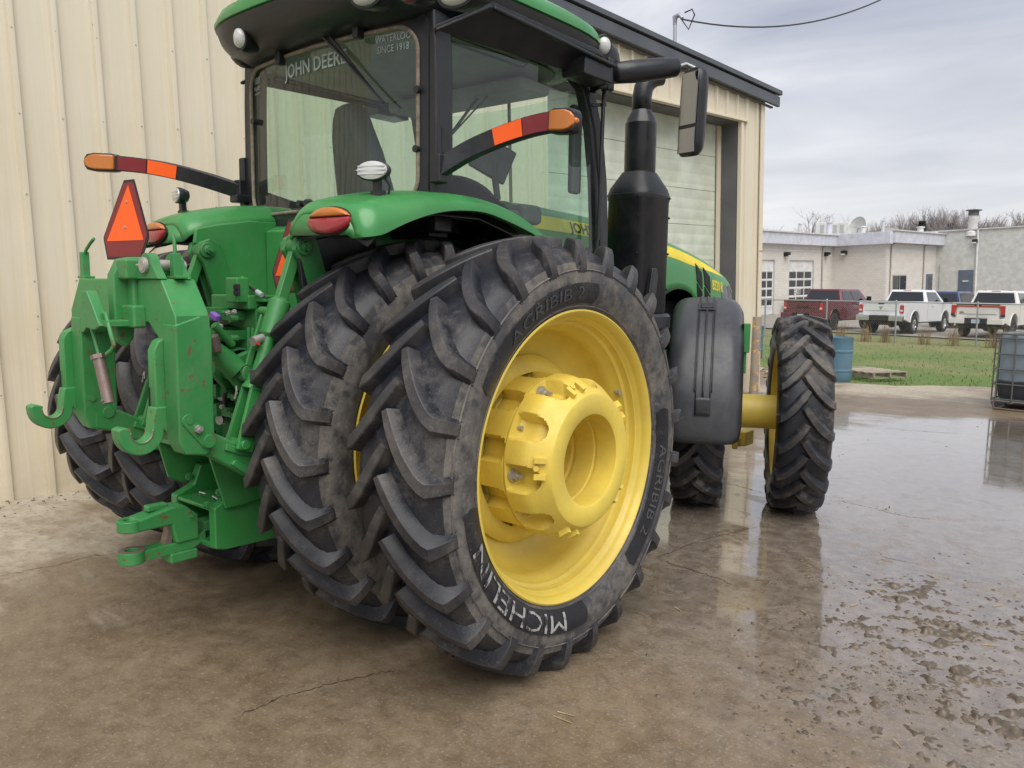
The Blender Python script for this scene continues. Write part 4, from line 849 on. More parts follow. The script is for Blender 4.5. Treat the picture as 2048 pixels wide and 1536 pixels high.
for z in(.74,): mb.bolt((-.185,-.84,z),(0,-1,0),.02,.02)
mb.build('frame_bolts',GREEN_CAST,tractor,35)
MB().tube([(-.06,-.86,.665),(-.03,-.88,.69),(.01,-.87,.685)],.005,6).tube([(.03,-.84,.66),(.06,-.86,.68),(.09,-.85,.668)],.005,6).build('safety_clip',STEEL,tractor)
db=MB(); path=[(-.45,.535),(-.80,.535),(-.90,.525),(-0.895,.485),(-0.965,.455),(-1.235,.450)]
rings=[[Vector((x,y,z+h)) for x,h in((-.045,-.024),(.045,-.024),(.045,.024),(-.045,.024))] for y,z in path]
db.loft(rings); dbar=db.build('drawbar',GREEN_WORN,tractor,bevel=.006)
MB().lathe([(-.030,.030),(-.030,.062),(.030,.062),(.030,.030)],28,'Z',(0,-1.250,.452),closed=True).build('drawbar_eye',GREEN_WORN,dbar,bevel=.004); MB().lathe([(.0305,.031),(.0325,.046),(.0305,.061)],28,'Z',(0,-1.250,.452)).build('eye_wear',RUSTY,dbar)
MB().prism([(-0.935,.475),(-0.935,.60),(-1.005,.66),(-1.075,.665),(-1.235,.635),(-1.265,.60),(-1.245,.575),(-1.075,.575),(-1.055,.475)],'X',-.058,.058).build('hammer_strap',GREEN_WORN,dbar,bevel=.012)
MB().lathe([(-.028,.028),(-.028,.060),(.028,.060),(.028,.028)],28,'Z',(0,-1.250,.605),closed=True).build('strap_eye',GREEN_WORN,dbar,bevel=.006)
MB().box((.0,-1.125,.668),(.05,.10,.030)).build('strap_rib',GREEN_WORN,dbar,bevel=.008); MB().bolt((.058,-0.975,.60),(1,0,0),.012,.006).build('strap_bolt',GREEN_WORN,dbar); MB().box((0,-1.015,.405),(.11,.14,.05)).build('strap_plate',GREEN_WORN,dbar,bevel=.008)
MB().bar((.0,-1.085,.47),(.0,-1.045,.60),.05,.03).build('lock_pin',RUSTY,dbar)

# hoses, fittings and bolts crowding the valve stack
rnd=random.Random(31)
for k in range(9):
    x=rnd.uniform(-.08,.30); z=rnd.uniform(1.25,1.55); P=[Vector((x,-.70,z)),Vector((x+rnd.uniform(-.03,.03),-.82,z-.02)),Vector((x+rnd.uniform(-.06,.06),-.84,z-.14)),Vector((x+rnd.uniform(-.08,.08),-.74,z-.30))]
    MB().tube([smooth_v(P,i/10) for i in range(11)],.011,8).build('hydraulic_hose',rnd.choice((WIRE,WIRE,GREEN_CAST)),vst,60)
for k in range(12):
    p=Vector((rnd.uniform(-.15,.32),-.855,rnd.uniform(1.10,1.62))); MB().bolt(p,(0,-1,0),.012,.014).build('case_bolt',rnd.choice((GREEN_CAST,STEEL)),vst)
for k in range(4):
    z=1.18-.075*k; MB().cyl((.24,-.70,z),(.27,-.80,z),.022,14).cyl((.27,-.80,z),(.275,-.815,z),.027,14).build('hose_coupler',STEEL,vst,35); MB().sphere((.282,-.835,z),.019,10,8).build('red_cap' if k%2 else 'black_cap',CAP_RED if k%2 else BLACK,vst,60)
MB().tube([(.28,-.84,1.15),(.30,-.90,1.05),(.27,-.92,.96),(.20,-.85,.92)],.006,6).build('chain_cable',STEEL,vst,60)
# ---------------------------------------------------------------- ground
def yard_mat():
    m=NT('wet_concrete'); c=m.co('World'); x,y,z=m.xyz(c)
    big=m.noise(c,.42,3,.55,.6); med=m.noise(c,1.6,4,.6,.4); fine=m.noise(c,9,4,.65); grit=m.noise(c,70,2,.6); strk=m.noise(m.co('World',(.5,2.2,1),rot=(0,0,R(30))),2.2,4,.62,.8)
    # wet towards the open side of the yard, drier against the barn and beyond the tank
    wx=m.n('ShaderNodeMapRange'); m.put(x,wx.inputs[0]); wx.inputs[1].default_value=-1.8; wx.inputs[2].default_value=1.9
    wy=m.n('ShaderNodeMapRange'); m.put(y,wy.inputs[0]); wy.inputs[1].default_value=11.6; wy.inputs[2].default_value=9.0
    wn_=m.n('ShaderNodeMapRange'); m.put(y,wn_.inputs[0]); wn_.inputs[1].default_value=-.6; wn_.inputs[2].default_value=2.2; wn_.inputs[3].default_value=.40
    wet=m.math('MULTIPLY',m.math('MULTIPLY',wx.outputs[0],wy.outputs[0]),wn_.outputs[0])
    v=m.math('ADD',m.math('MULTIPLY',wet,.62),m.math('ADD',m.math('MULTIPLY',big,.42),m.math('ADD',m.math('MULTIPLY',med,.22),m.math('MULTIPLY',strk,.20))))
    film=m.ramp(v,(.70,0),(.87,1),smooth=True); damp=m.ramp(v,(.36,0),(.50,1),smooth=True)
    dry=m.mix(m.ramp(fine,(.3,0),(.7,1)),(.33,.285,.215),(.44,.39,.305))
    dmp=m.mix(m.ramp(m.math('ADD',m.math('MULTIPLY',med,.5),m.math('MULTIPLY',fine,.5)),(.36,0),(.62,1)),(.125,.088,.052),(.215,.163,.105))
    wt=m.mix(m.ramp(fine,(.35,0),(.65,1)),(.15,.117,.088),(.24,.198,.158))
    cc=m.mix(film,m.mix(damp,dry,dmp),wt)
    # thin mud smears on the wet side
    mudz=m.n('ShaderNodeMapRange'); m.put(y,mudz.inputs[0]); mudz.inputs[1].default_value=5.5; mudz.inputs[2].default_value=2.2; mudz.inputs[3].default_value=.25; mudz.inputs[4].default_value=1
    mud=m.math('MULTIPLY',m.ramp(m.noise(m.co('World',(1,1,1)),4.2,5,.72,.9),(.52,0),(.60,1)),m.math('MULTIPLY',m.ramp(wet,(.25,0),(.7,1)),mudz.outputs[0]))
    cc=m.mix(m.math('MULTIPLY',mud,.8),cc,m.mix(m.ramp(grit,(.3,0),(.7,1)),(.16,.125,.09),(.27,.22,.165)))
    cc=m.mix(m.ramp(grit,(.58,0),(.70,.5)),cc,(.34,.30,.25)); cc=m.mix(m.ramp(m.noise(c,19,6,.78,.6),(.34,.45),(.50,0)),cc,(.07,.054,.038))
    rr=m.mix(film,m.mix(damp,.85,m.ramp(fine,(.3,.36),(.7,.58))),m.ramp(fine,(.3,.03),(.72,.17)))
    rr=m.mix(m.math('MULTIPLY',mud,.85),rr,.42)
    m.set(color=cc,rough=rr,spec=.5,coat=m.math('MULTIPLY',film,m.math('SUBTRACT',1,m.math('MULTIPLY',mud,.6))),coatr=m.ramp(fine,(.3,.02),(.75,.09))); m.p.inputs['Coat IOR'].default_value=1.4
    bp=m.n('ShaderNodeBump'); bp.inputs['Distance'].default_value=.012; m.l(m.math('ADD',m.math('MULTIPLY',m.noise(c,9,3,.65),.6),m.math('MULTIPLY',m.noise(c,70,1,.6),.25)),bp.inputs['Height']); m.put(m.mix(film,.5,.05),bp.inputs['Strength']); m.l(bp.outputs[0],m.p.inputs['Normal'])
    return m.mat
YARD=yard_mat()
def grass_mat():
    m=NT('lawn'); c=m.co('World'); a=m.noise(c,.35,5,.6); f=m.noise(c,6,6,.7); q=m.noise(c,40,4,.7)
    g1=m.mix(m.ramp(f,(.3,0),(.7,1)),(.085,.15,.04),(.13,.20,.06)); g1=m.mix(m.ramp(a,(.45,0),(.66,.8)),g1,(.24,.22,.11))
    x,y,z=m.xyz(c); far=m.n('ShaderNodeMapRange'); m.put(y,far.inputs[0]); far.inputs[1].default_value=22; far.inputs[2].default_value=27
    g1=m.mix(m.math('MULTIPLY',far.outputs[0],.55),g1,(.25,.22,.12)); m.set(color=m.mix(m.ramp(q,(.35,0),(.7,1)),g1,m.mix(.5,g1,(.16,.17,.07))),rough=.9,spec=.15); m.bump(m.math('ADD',f,q),.4,.03); return m.mat
LAWN=grass_mat()
def lot_mat():
    m=NT('lot_concrete'); c=m.co('World'); a=m.noise(c,.5,6,.6); f=m.noise(c,8,5,.6); m.set(color=m.mix(m.ramp(m.math('ADD',m.math('MULTIPLY',a,.7),m.math('MULTIPLY',f,.3)),(.35,0),(.68,1)),(.21,.18,.145),(.36,.33,.28)),rough=m.ramp(a,(.4,.35),(.6,.7)),spec=.4); m.bump(f,.2,.01); return m.mat
LOT=lot_mat()
g0=MB().add([(-500,-80,-.06),(500,-80,-.06),(500,900,-.06),(-500,900,-.06)],[(0,1,2,3)]).build('ground',LAWN); struct(g0)
def yarded(x): return smooth_([(-30,13.3),(-4,13.3),(-1.2,13.25),(0,13.7),(1.3,14.65),(3,15.2),(8,15.6),(60,16)],x)
# yard slab: fine mesh near the camera, edge follows the lawn
xs=[-40,-20,-12,-8]+[-6+.25*i for i in range(57)]+[9,11,14,20,40]
rows=28
vs=[];fs=[]
for x in xs:
    for j in range(rows+1):
        t=j/rows; y=-25+(yarded(x)+.12*S(x*3.1)+.07*S(x*7.7)+25)*t; vs.append((x,y,0))
n=rows+1
for i in range(len(xs)-1):
    for j in range(rows): fs.append((i*n+j,(i+1)*n+j,(i+1)*n+j+1,i*n+j+1))
yd=MB().add(vs,fs).build('concrete_yard',YARD); struct(yd)
lw_=[(-60,33.2),(-11.8,35.4),(-7,34.0),(-1.6,33.2),(60,31)]
lot=MB().add([(-80,40,-.012),(-60,36,-.012),(-11.8,35.6,-.012),(-7,34.2,-.012),(-1.6,33.3,-.012),(60,31.5,-.012),(120,130,-.012),(-80,130,-.012)],[list(range(8))]).build('parking_lot',LOT); struct(lot)
# lawn blades
mb=MB(); rnd=random.Random(3)
for i in range(5000):
    x=rnd.uniform(-9,5.5); yb=yarded(x); y=yb+(34.2-yb)*rnd.random()**1.7
    if x>-1.5-.22*(y-13) +6: continue
    h=rnd.uniform(.01,.028)*(1.5 if abs(y-29)<.25 else 1); a=rnd.uniform(0,2*PI); w_=rnd.uniform(.006,.014); lx=rnd.uniform(-.03,.03); ly=rnd.uniform(-.03,.03)
    mb.add([(x-Cc(a)*w_,y-S(a)*w_,-.06),(x+Cc(a)*w_,y+S(a)*w_,-.06),(x+lx,y+ly,h-.02)],[(0,1,2)])
bl=mb.build('grass',LAWN,None,0); tag(bl,'short green and straw coloured lawn grass beyond the yard','grass',kind='stuff')
# mud clods and debris lying on the slab
mb=MB(); rnd=random.Random(11)
def clod(x,y,r_):
    n_=5; hgt=r_*rnd.uniform(.2,.55); sq_=rnd.uniform(.4,1); top=(x+rnd.uniform(-.2,.2)*r_,y+rnd.uniform(-.2,.2)*r_,hgt)
    ring=[(x+r_*rnd.uniform(.6,1.2)*Cc(2*PI*k/n_),y+r_*sq_*rnd.uniform(.5,1.2)*S(2*PI*k/n_),-.002) for k in range(n_)]
    mid_=[(x+(p[0]-x)*.75,y+(p[1]-y)*.75,hgt*rnd.uniform(.55,.9)) for p in ring]
    mb.add(ring+mid_+[top],[(k,(k+1)%n_,n_+(k+1)%n_,n_+k) for k in range(n_)]+[(n_+k,n_+(k+1)%n_,2*n_) for k in range(n_)])
cl=[(rnd.gauss(2.95,.55),rnd.gauss(1.1,.8),rnd.uniform(.04,.22)) for _ in range(70)]
for i in range(1300):       # churned strip on the right foreground
    cx,cyy,sg=rnd.choice(cl); cx+=rnd.gauss(0,sg); cyy+=rnd.gauss(0,sg)
    if cx<1.8: continue
    clod(cx,cyy,rnd.choice((.003,.004,.005,.006,.008,.010,.018))*rnd.uniform(.6,1.2))
for i in range(220): clod(rnd.uniform(1.0,5.5),rnd.uniform(2,10),rnd.uniform(.004,.016)*rnd.random())
for i in range(700): clod(rnd.uniform(-1.5,2.6),rnd.uniform(-2.4,.6),rnd.uniform(.002,.006))
D2=Vector((.127,.992,0)); NW=Vector((.992,-.127,0))
for i in range(900):        # silt along the barn wall
    u=rnd.uniform(-14,0); o=abs(rnd.gauss(.0,.22))+.03; p=Vector((-1.921,10.49,0))+D2*u+NW*o; clod(p.x,p.y,rnd.uniform(.004,.02))
MUD=plain('mud',(.105,.080,.055),.38,var=.45,scale=20)
tag(mb.build('mud_clods',MUD,None,60),'crumbs and clods of brown mud scattered over the wet concrete','mud',kind='stuff')

# churned mud dragged on to the slab by wheels: low ridges, only the crests stand above the concrete
from mathutils import noise as mn
def mudz(x,y):
    dx=(x-3.15)/1.15; dy=(y-1.25)/1.6; m_=max(0,1-(dx*dx+dy*dy)); m_=min(1,m_*1.6)
    f=mn.fractal(Vector((x*3.2,y*3.2,0)),1,2.1,5)*.55; t=.5+.5*S((x*.55-y*.85)*46+mn.noise(Vector((x*2,y*2,3)))*4); band=max(0,1-abs((x*.84+y*.54)-3.25)/.35)
    return .030*(f+.42*t*band+.75*mn.noise(Vector((x*13,y*13,1)))+.75*mn.noise(Vector((x*36,y*36,2)))-.30)*m_-.006*(1-m_)-.001
gx,gy_=260,330
mm_=MB().grid(lambda u,v:Vector((1.95+2.3*u,-.35+3.0*v,mudz(1.95+2.3*u,-.35+3.0*v))),gx,gy_).build('mud_ridges',MUD,None,80); tag(mm_,'churned brown mud ridges with tyre marks on the right foreground','mud',kind='stuff')

# cracks in the slab, traced on the ground plane
rnd=random.Random(77); CRK=plain('crack_dirt',(.035,.027,.02),.7,var=.4,scale=30)
for pts,w_ in(([(0,1152),(60,1139),(120,1129),(180,1112),(235,1106)],.007),([(466,1437),(560,1395),(640,1372),(747,1349),(804,1336)],.006),([(1313,1116),(1370,1136),(1440,1157),(1470,1172)],.008),([(1313,1116),(1400,1080),(1460,1066),(1528,1049)],.006),([(1442,965),(1480,972),(1531,987)],.010),([(1672,999),(1740,1015),(1808,1032),(1880,1040)],.008),([(1741,1107),(1800,1120),(1847,1131)],.006),([(1760,855),(1840,862),(1930,868)],.012)):
    P=[]
    for (a,b) in zip(pts,pts[1:]):
        for k in range(10): P.append(U(a[0]+(b[0]-a[0])*k/10,a[1]+(b[1]-a[1])*k/10,'Z',.0025)+Vector((rnd.gauss(0,.008),rnd.gauss(0,.008),0)))
    Lf=[];Rt_=[]
    for i,p in enumerate(P):
        d=(P[min(i+1,len(P)-1)]-P[max(i-1,0)]).normalized(); n_=Vector((-d.y,d.x,0))*w_*rnd.uniform(.25,1)*min(1,i/3+.1,(len(P)-1-i)/3+.1)*.5; Lf.append(p+n_); Rt_.append(p-n_)
    MB().loft([Lf,Rt_],False,False).build('crack',CRK,yd,0)
# straw and stalks trodden into the mud
mb=MB()
for i in range(14):
    x,y=rnd.gauss(2.8,.7),rnd.gauss(1.2,1.1); a=rnd.uniform(0,PI); l=rnd.uniform(.01,.045)
    if x<1.7: continue
    z=max(.004,mudz(x,y)+.004); mb.bar((x-Cc(a)*l,y-S(a)*l,z),(x+Cc(a)*l,y+S(a)*l,z+rnd.uniform(0,.008)),.004,.003)
tag(mb.build('straw_bits',plain('straw',(.42,.31,.16),.8,var=.4),None,0),'bits of pale straw trodden into the mud','straw',kind='stuff')
# ---------------------------------------------------------------- steel barn on the left
P1=Vector((-1.921,10.49,0)); Dd=Vector((.127,.992,.026)); Dd=(Dd-UP*Dd.dot(UP)).normalized(); Nn=Dd.cross(UP).normalized()
BM=Matrix(((Dd.x,-Nn.x,UP.x,P1.x),(Dd.y,-Nn.y,UP.y,P1.y),(Dd.z,-Nn.z,UP.z,P1.z),(0,0,0,1)))   # local: x along the wall, y inwards, z up
def beige(name,stain=1):
    m=NT(name); c=m.co('Object'); x,y,z=m.xyz(c)
    s1=m.noise(m.co('Object',(9,1,.30)),2.2,6,.65,.3); s2=m.noise(m.co('Object',(26,1,.5)),2.0,5,.6); pat=m.noise(c,1.1,5,.6)
    mr=m.n('ShaderNodeMapRange'); m.put(z,mr.inputs[0]); mr.inputs[1].default_value=4.5; mr.inputs[2].default_value=.3
    f=m.math('MULTIPLY',m.ramp(m.math('ADD',m.math('MULTIPLY',s1,.55),m.math('MULTIPLY',pat,.45)),(.44,0),(.70,.85)),m.math('ADD',m.math('MULTIPLY',mr.outputs[0],.75),.25))
    cc=m.mix(f,m.mix(m.ramp(s2,(.35,0),(.7,1)),(.64,.58,.455),(.67,.61,.485)),(.56,.47,.29))
    grime=m.n('ShaderNodeMapRange'); m.put(z,grime.inputs[0]); grime.inputs[1].default_value=.75; grime.inputs[2].default_value=.0
    cc=m.mix(m.math('MULTIPLY',m.math('MULTIPLY',grime.outputs[0],m.ramp(m.noise(c,3,6,.7),(.3,.1),(.7,1))),.75),cc,(.30,.225,.14))
    cc=m.mix(m.ramp(m.noise(c,17,3,.7),(.735,0),(.76,.8)),cc,(.13,.09,.06))
    m.set(color=cc,rough=.48,spec=.4); m.bump(m.noise(c,2.5,3),.15,.02); return m.mat
BEIGE=beige('beige_steel'); TRIM=painted('slate_trim',(.075,.085,.10),.45,(.2,.19,.17),.25,3); BEIGE_TRIM=beige('beige_trim')
DOORM=painted('door_panel_paint',(.56,.60,.50),.5,(.42,.38,.25),.35,1.5); JAMB=painted('jamb_grey',(.105,.105,.115),.55,(.2,.18,.15),.3,2)
barn=empty('steel_barn'); barn.matrix_world=BM; tag(barn,'beige ribbed steel barn with slate roof trim and a pale overhead door','barn')
UC=.24; RS=.0755
def rake(u): return 5.06-RS*(u-.24)
def sheet(u0,w0f,name='wall_sheet',n=3):
    """one ribbed sheet, three ribs, from w0f(u) up to the rake"""
    pts=[]
    for k in range(n):
        b=u0+.305*k
        pts+=[(b,0),(b+.12,.001),(b+.244,0),(b+.258,-.038),(b+.278,-.041),(b+.298,-.038)]
    pts.append((u0+.305*n,0)); mb=MB()
    lo=[Vector((u,o,w0f)) for u,o in pts]; hi=[Vector((u,o,rake(u))) for u,o in pts]
    if w0f<1: # a few bends along the height so that the sheets are not perfectly flat
        rr=[lo]
        for t in(.02,.25,.5,.75): rr.append([a.lerp(b,t)+Vector((0,random.uniform(-.003,.003),0)) for a,b in zip(lo,hi)])
        rr.append(hi)
    else: rr=[lo,hi]
    mb.loft(rr,False,False); return mb.build(name,BEIGE,barn,28)
DOOR_R,DOOR_L,HEAD=-.43,-5.05,4.59
base=-.283-.278+.0    # rib phase: ribs are centred on -.283 - .305 k
u=UC-.03
starts=[]
k=0
while True:
    u0=-.283-.278-.305*2-.915*k+.0
    if u0<-17: break
    starts.append(u0); k+=1
for u0 in starts:
    if u0+.915<=DOOR_L+.02: sheet(u0,0.0)
    elif u0>=DOOR_L-.02 and u0+.915<=DOOR_R+.35: sheet(u0,HEAD)
    else:
        # door edge crosses this sheet: short sheet above, narrow one beside
        sheet(u0,HEAD)
sheet(DOOR_L-.305*2,0.0,n=2)
sh=MB(); 
for a in(-.283-.278+.305,): pass
pts=[(DOOR_R,0),(-.33,0),(-.315,-.032),(-.297,-.036),(-.279,-.032),(-.267,0),(.0,0),(.012,-.032),(.03,-.036),(.048,-.032),(.06,0),(.16,0)]
MB().loft([[Vector((a,o,0)) for a,o in pts],[Vector((a,o,HEAD)) for a,o in pts],[Vector((a,o,rake(a))) for a,o in pts]],False,False).build('wall_sheet',BEIGE,barn,28)
MB().prism([(.14,-.045),(UC+.012,-.045),(UC+.012,.40),(UC-.01,.40),(UC-.01,-.02),(.14,-.02)],'Z',0,rake(UC)).build('corner_trim',BEIGE_TRIM,barn,bevel=.004)
MB().box((.20,-.047,2.45),(.10,.006,.012)).build('trim_lap',JAMB,barn)
# far side wall and the roof
MB().prism([(UC-.002,.38),(UC-.002,14),(UC-.06,14),(UC-.06,.38)],'Z',0,4.95).build('side_wall',BEIGE,barn)
MB().prism([(-17,rake(-17)+.02),(UC+.25,rake(UC+.25)+.02),(UC+.25,rake(UC+.25)+.10),(-17,rake(-17)+.10)],'Y',-.10,14).build('roof',TRIM,barn)
MB().prism([(-17,rake(-17)+.03),(UC+.30,rake(UC+.30)+.03),(UC+.30,rake(UC+.30)-.135),(-17,rake(-17)-.135)],'Y',-.16,-.105).build('rake_trim',TRIM,barn,bevel=.006)
MB().prism([(-17,rake(-17)+.135),(UC+.34,rake(UC+.34)+.135),(UC+.34,rake(UC+.34)+.06),(-17,rake(-17)+.06)],'Y',-.185,-.10).build('drip_edge',TRIM,barn,bevel=.008)
MB().prism([(-17,rake(-17)-.135),(UC+.22,rake(UC+.22)-.135),(UC+.22,rake(UC+.22)-.16),(-17,rake(-17)-.16)],'Y',-.075,-.03).build('rake_lip',JAMB,barn)
# overhead door in its deep opening
MB().box(((DOOR_L+DOOR_R)/2,-.02,HEAD-.012),(DOOR_R-DOOR_L+.25,.10,.035)).build('door_head_trim',BEIGE_TRIM,barn,bevel=.004)
MB().prism([(DOOR_R+.03,-.04),(DOOR_R-.045,-.04),(DOOR_R-.045,.03),(DOOR_R+.03,.03)],'Z',0,HEAD-.03).build('door_jamb',BEIGE_TRIM,barn,bevel=.004)
MB().box((DOOR_R-.022,.22,2.28),(.045,.36,4.56)).build('door_reveal',JAMB,barn); MB().box((DOOR_L+.022,.22,2.28),(.045,.36,4.56)).build('door_reveal',JAMB,barn)
MB().box(((DOOR_L+DOOR_R)/2,.22,4.56),(DOOR_R-DOOR_L,.36,.03)).build('door_reveal',JAMB,barn)
MB().box((DOOR_R-.09,.36,2.27),(.10,.03,4.54)).build('door_track',BEIGE_TRIM,barn)
dr=empty('overhead_door',(0,0,0),None,barn); 
hh=.575
for i in range(8):
    z0=i*hh; mb=MB(); prof_=[(.406,z0+.002),(.40,z0+.008)]
    for q in range(3):
        zc=z0+.06+q*.17; prof_+=[(.40,zc),(.4025,zc+.014),(.4025,zc+.03),(.40,zc+.044)]
    prof_+=[(.40,z0+hh-.008),(.406,z0+hh-.002)]
    mb.loft([[Vector((u_,a,b)) for a,b in prof_] for u_ in(DOOR_L,DOOR_R-.13)],False,False); mb.build('door_section',DOORM,dr,20)
# screws on the ribs
mb=MB()
for u0 in starts:
    for q in range(3):
        for z in(.22,1.15,1.75,2.05,2.7,3.35,4.0):
            uu=u0+.278+.305*q
            if uu>DOOR_L-.02: continue
            zz=z+random.uniform(-.02,.02); mb.tube([(uu,-.034,zz),(uu,-.043,zz)],[.009,.006],6)
sc_=mb.build('screws',GALV,barn); sc_['kind']='stuff'
# service mast on the roof with its drop cable
ms_=MB(); a=U(1470,140,'Y',P1.y+1.2); 
mpos=P1+Dd*(-.62)-Nn*1.2
ma=empty('service_mast',mpos+UP*5.0); tag(ma,'thin grey service mast with a weatherhead on the barn roof','mast')
ma.matrix_world=Matrix.Translation(mpos+UP*5.05)
MB().cyl((0,0,0),UP*1.33,.030,10).build('pipe',GALV,ma)
MB().tube([UP*1.30,UP*1.42,UP*1.45+Vector((.08,0,0)),UP*1.38+Vector((.14,0,0))],[.035,.05,.04,.03],8).build('weatherhead',GALV,ma,60)
wpt=[mpos+UP*6.45+Vector((.05,0,0)),mpos+UP*6.25+Vector((.35,0,0)),mpos+UP*6.42+Vector((.8,.1,0))]
cbl=[mpos+UP*6.42+Vector((.12,0,0))]; end=U(1800,-20,'Y',16.0)
for i in range(1,19):
    t=i/18; cbl.append(cbl[0].lerp(end,t)-UP*(.38*4*t*(1-t)))
loops=[(0,0,0),(.12,.05,-.18),(.25,0,.02),(.20,0,.12),(.05,.02,.10)]
tag(MB().tube(cbl,.014,6,True).tube([cbl[0]+Vector(q) for q in loops],.012,6).build('power_cable',WIRE,None,60),'black overhead power cable sagging from the roof mast across the sky','cable')
# bollard at the barn corner
bpos=U(1507,789,'Z',0)
m=NT('rusty_yellow_post'); c=m.co('World'); f=m.ramp(m.noise(c,9,6,.7,.5),(.56,0),(.60,1)); m.set(color=m.mix(f,m.mix(m.ramp(m.noise(c,4,5),(.3,0),(.7,1)),(.20,.16,.13),(.30,.25,.20)),(.62,.33,.06)),rough=.7); POSTM=m.mat
bl_=MB().lathe([(0,.075),(1.30,.075),(1.33,.07),(1.335,.0)],20,'Z').build('bollard',POSTM,None,fix=True); bl_.location=(bpos.x,bpos.y,0); tag(bl_,'rusty steel bollard with flaking orange paint at the barn corner','bollard')
# ---------------------------------------------------------------- yard props
BLUE=painted('blue_plastic',(.075,.165,.225),.45,(.25,.24,.2),.3,4); WOOD=painted('grey_wood',(.30,.25,.19),.8,(.2,.17,.13),.5,9); WOOD2=painted('pale_wood',(.42,.36,.28),.8,(.25,.2,.15),.5,9)
def barrel(loc,label):
    b=MB().lathe([(0,0),(0,.27),(.02,.285),(.20,.285),(.21,.296),(.24,.296),(.25,.285),(.58,.285),(.59,.296),(.62,.296),(.63,.285),(.84,.283),(.855,.29),(.88,.29),(.885,.275),(.86,.27),(.86,0)],36,'Z').build('barrel',BLUE,None,40,fix=True)
    b.location=loc; tag(b,label,'barrel','blue plastic barrels'); MB().lathe([(.845,0),(.845,.265)],24,'Z').cyl((.12,.1,.86),(.12,.1,.885),.035,12).build('barrel_lid',BLUE,b); return b
p=U(1662,764,'Z',0); barrel((p.x,p.y+.28,0),'open blue plastic barrel standing behind the outer front tyre')
p=U(1510,712,'Z',0); barrel((p.x-.1,p.y,-.05),'blue barrel almost hidden behind the barn corner')
def pallet(loc,rz,label,mat=WOOD):
    e=empty('pallet',loc,(0,0,rz)); tag(e,label,'pallet','wooden pallets on the lawn edge')
    for x in(-.54,-.30,-.10,.12,.34,.54): MB().box((x,0,.125),(.09 if x else .1,1.0,.018),(0,0,random.uniform(-.02,.02))).build('deck_board',random.choice((mat,WOOD2)),e,bevel=.002)
    for y in(-.45,0,.45): MB().box((0,y,.068),(1.2,.04,.09)).build('stringer',mat,e,bevel=.002)
    for x in(-.54,0,.54): MB().box((x,0,.012),(.09,1.0,.018)).build('base_board',mat,e,bevel=.002)
    return e
p=U(1735,752,'Z',0); pallet((p.x,p.y,.01),R(-28),'weathered wooden pallet lying on the grass beside the blue barrel')
p=U(1528,752,'Z',0); pallet((p.x,p.y,.005),R(15),'old pallet lying at the foot of the barn corner',WOOD2)
# caged tank on the right edge
CAGE=plain('cage_steel',(.15,.15,.15),.5,.5); TANK=NT('tank_plastic'); c=TANK.co('Object'); x,y,z=TANK.xyz(c); f=TANK.ramp(TANK.math('ADD',z,TANK.math('MULTIPLY',TANK.noise(c,5,4),.04)),(.46,0),(.49,1)); f2=TANK.ramp(z,(1.03,0),(1.06,1))
TANK.set(color=TANK.mix(f2,TANK.mix(f,(.035,.04,.05),(.20,.25,.29)),(.45,.36,.29)),rough=.4,sub=.0); TANK.bump(TANK.noise(c,12,3),.2,.01)
ib=empty('caged_tank',(2.24,11.66,0),(0,0,R(-8))); tag(ib,'caged plastic liquid tank on a steel pallet at the right edge','tank')
rings=[]
for z,k in((.17,.93),(.22,.985),(.30,1),(1.05,1),(1.14,.97),(1.175,.90)):
    o=[]
    for i in range(40):
        t=2*PI*i/40;a,b=Cc(t),S(t);q=(abs(a)**9+abs(b)**9)**(-1/9);o.append(Vector((.475*k*a*q,.565*k*b*q,z)))
    rings.append(o)
MB().loft(rings,True).build('bottle',TANK.mat,ib,50,fix=True)
for z in(.17,.40,.63,.86,1.10):
    pth=[Vector((sx*.50,sy*.595,z)) for sx,sy in((-1,-1),(1,-1),(1,1),(-1,1),(-1,-1))]
    MB().tube(pth,.011,8).build('cage_bar',CAGE,ib,30)
for x in(-.44,-.22,0,.22,.44):
    for y in(-.605,.605): MB().cyl((x,y,.13),(x,y,1.16),.011,8).build('cage_bar',CAGE,ib)
for y in(-.54,-.32,-.10,.12,.34,.54):
    for x in(-.51,.51): MB().cyl((x,y,.13),(x,y,1.16),.011,8).build('cage_bar',CAGE,ib)
MB().tube([Vector((sx*.50,sy*.595,1.165)) for sx,sy in((-1,-1),(1,-1),(1,1),(-1,1),(-1,-1))],.016,8).build('cage_rim',CAGE,ib,30)
for x in(-.25,.25): MB().box((x,0,1.19),(.05,1.2,.015)).build('top_strap',GALV,ib)
MB().box((0,0,.145),(.98,1.18,.02)).build('pallet_deck',GALV,ib)
for y in(-.54,0,.54): MB().tube([(-.50,y,.12),(-.46,y,.02),(-.2,y,.014),(.2,y,.014),(.46,y,.02),(.50,y,.12)],.02,8).build('skid',RUSTY,ib)
for x in(-.48,.48): MB().box((x,0,.07),(.03,1.1,.10)).build('skid_plate',GALV,ib)
MB().lathe([(1.17,.11),(1.20,.11),(1.215,.09),(1.215,0)],20,'Z').build('fill_cap',BLACK,ib)
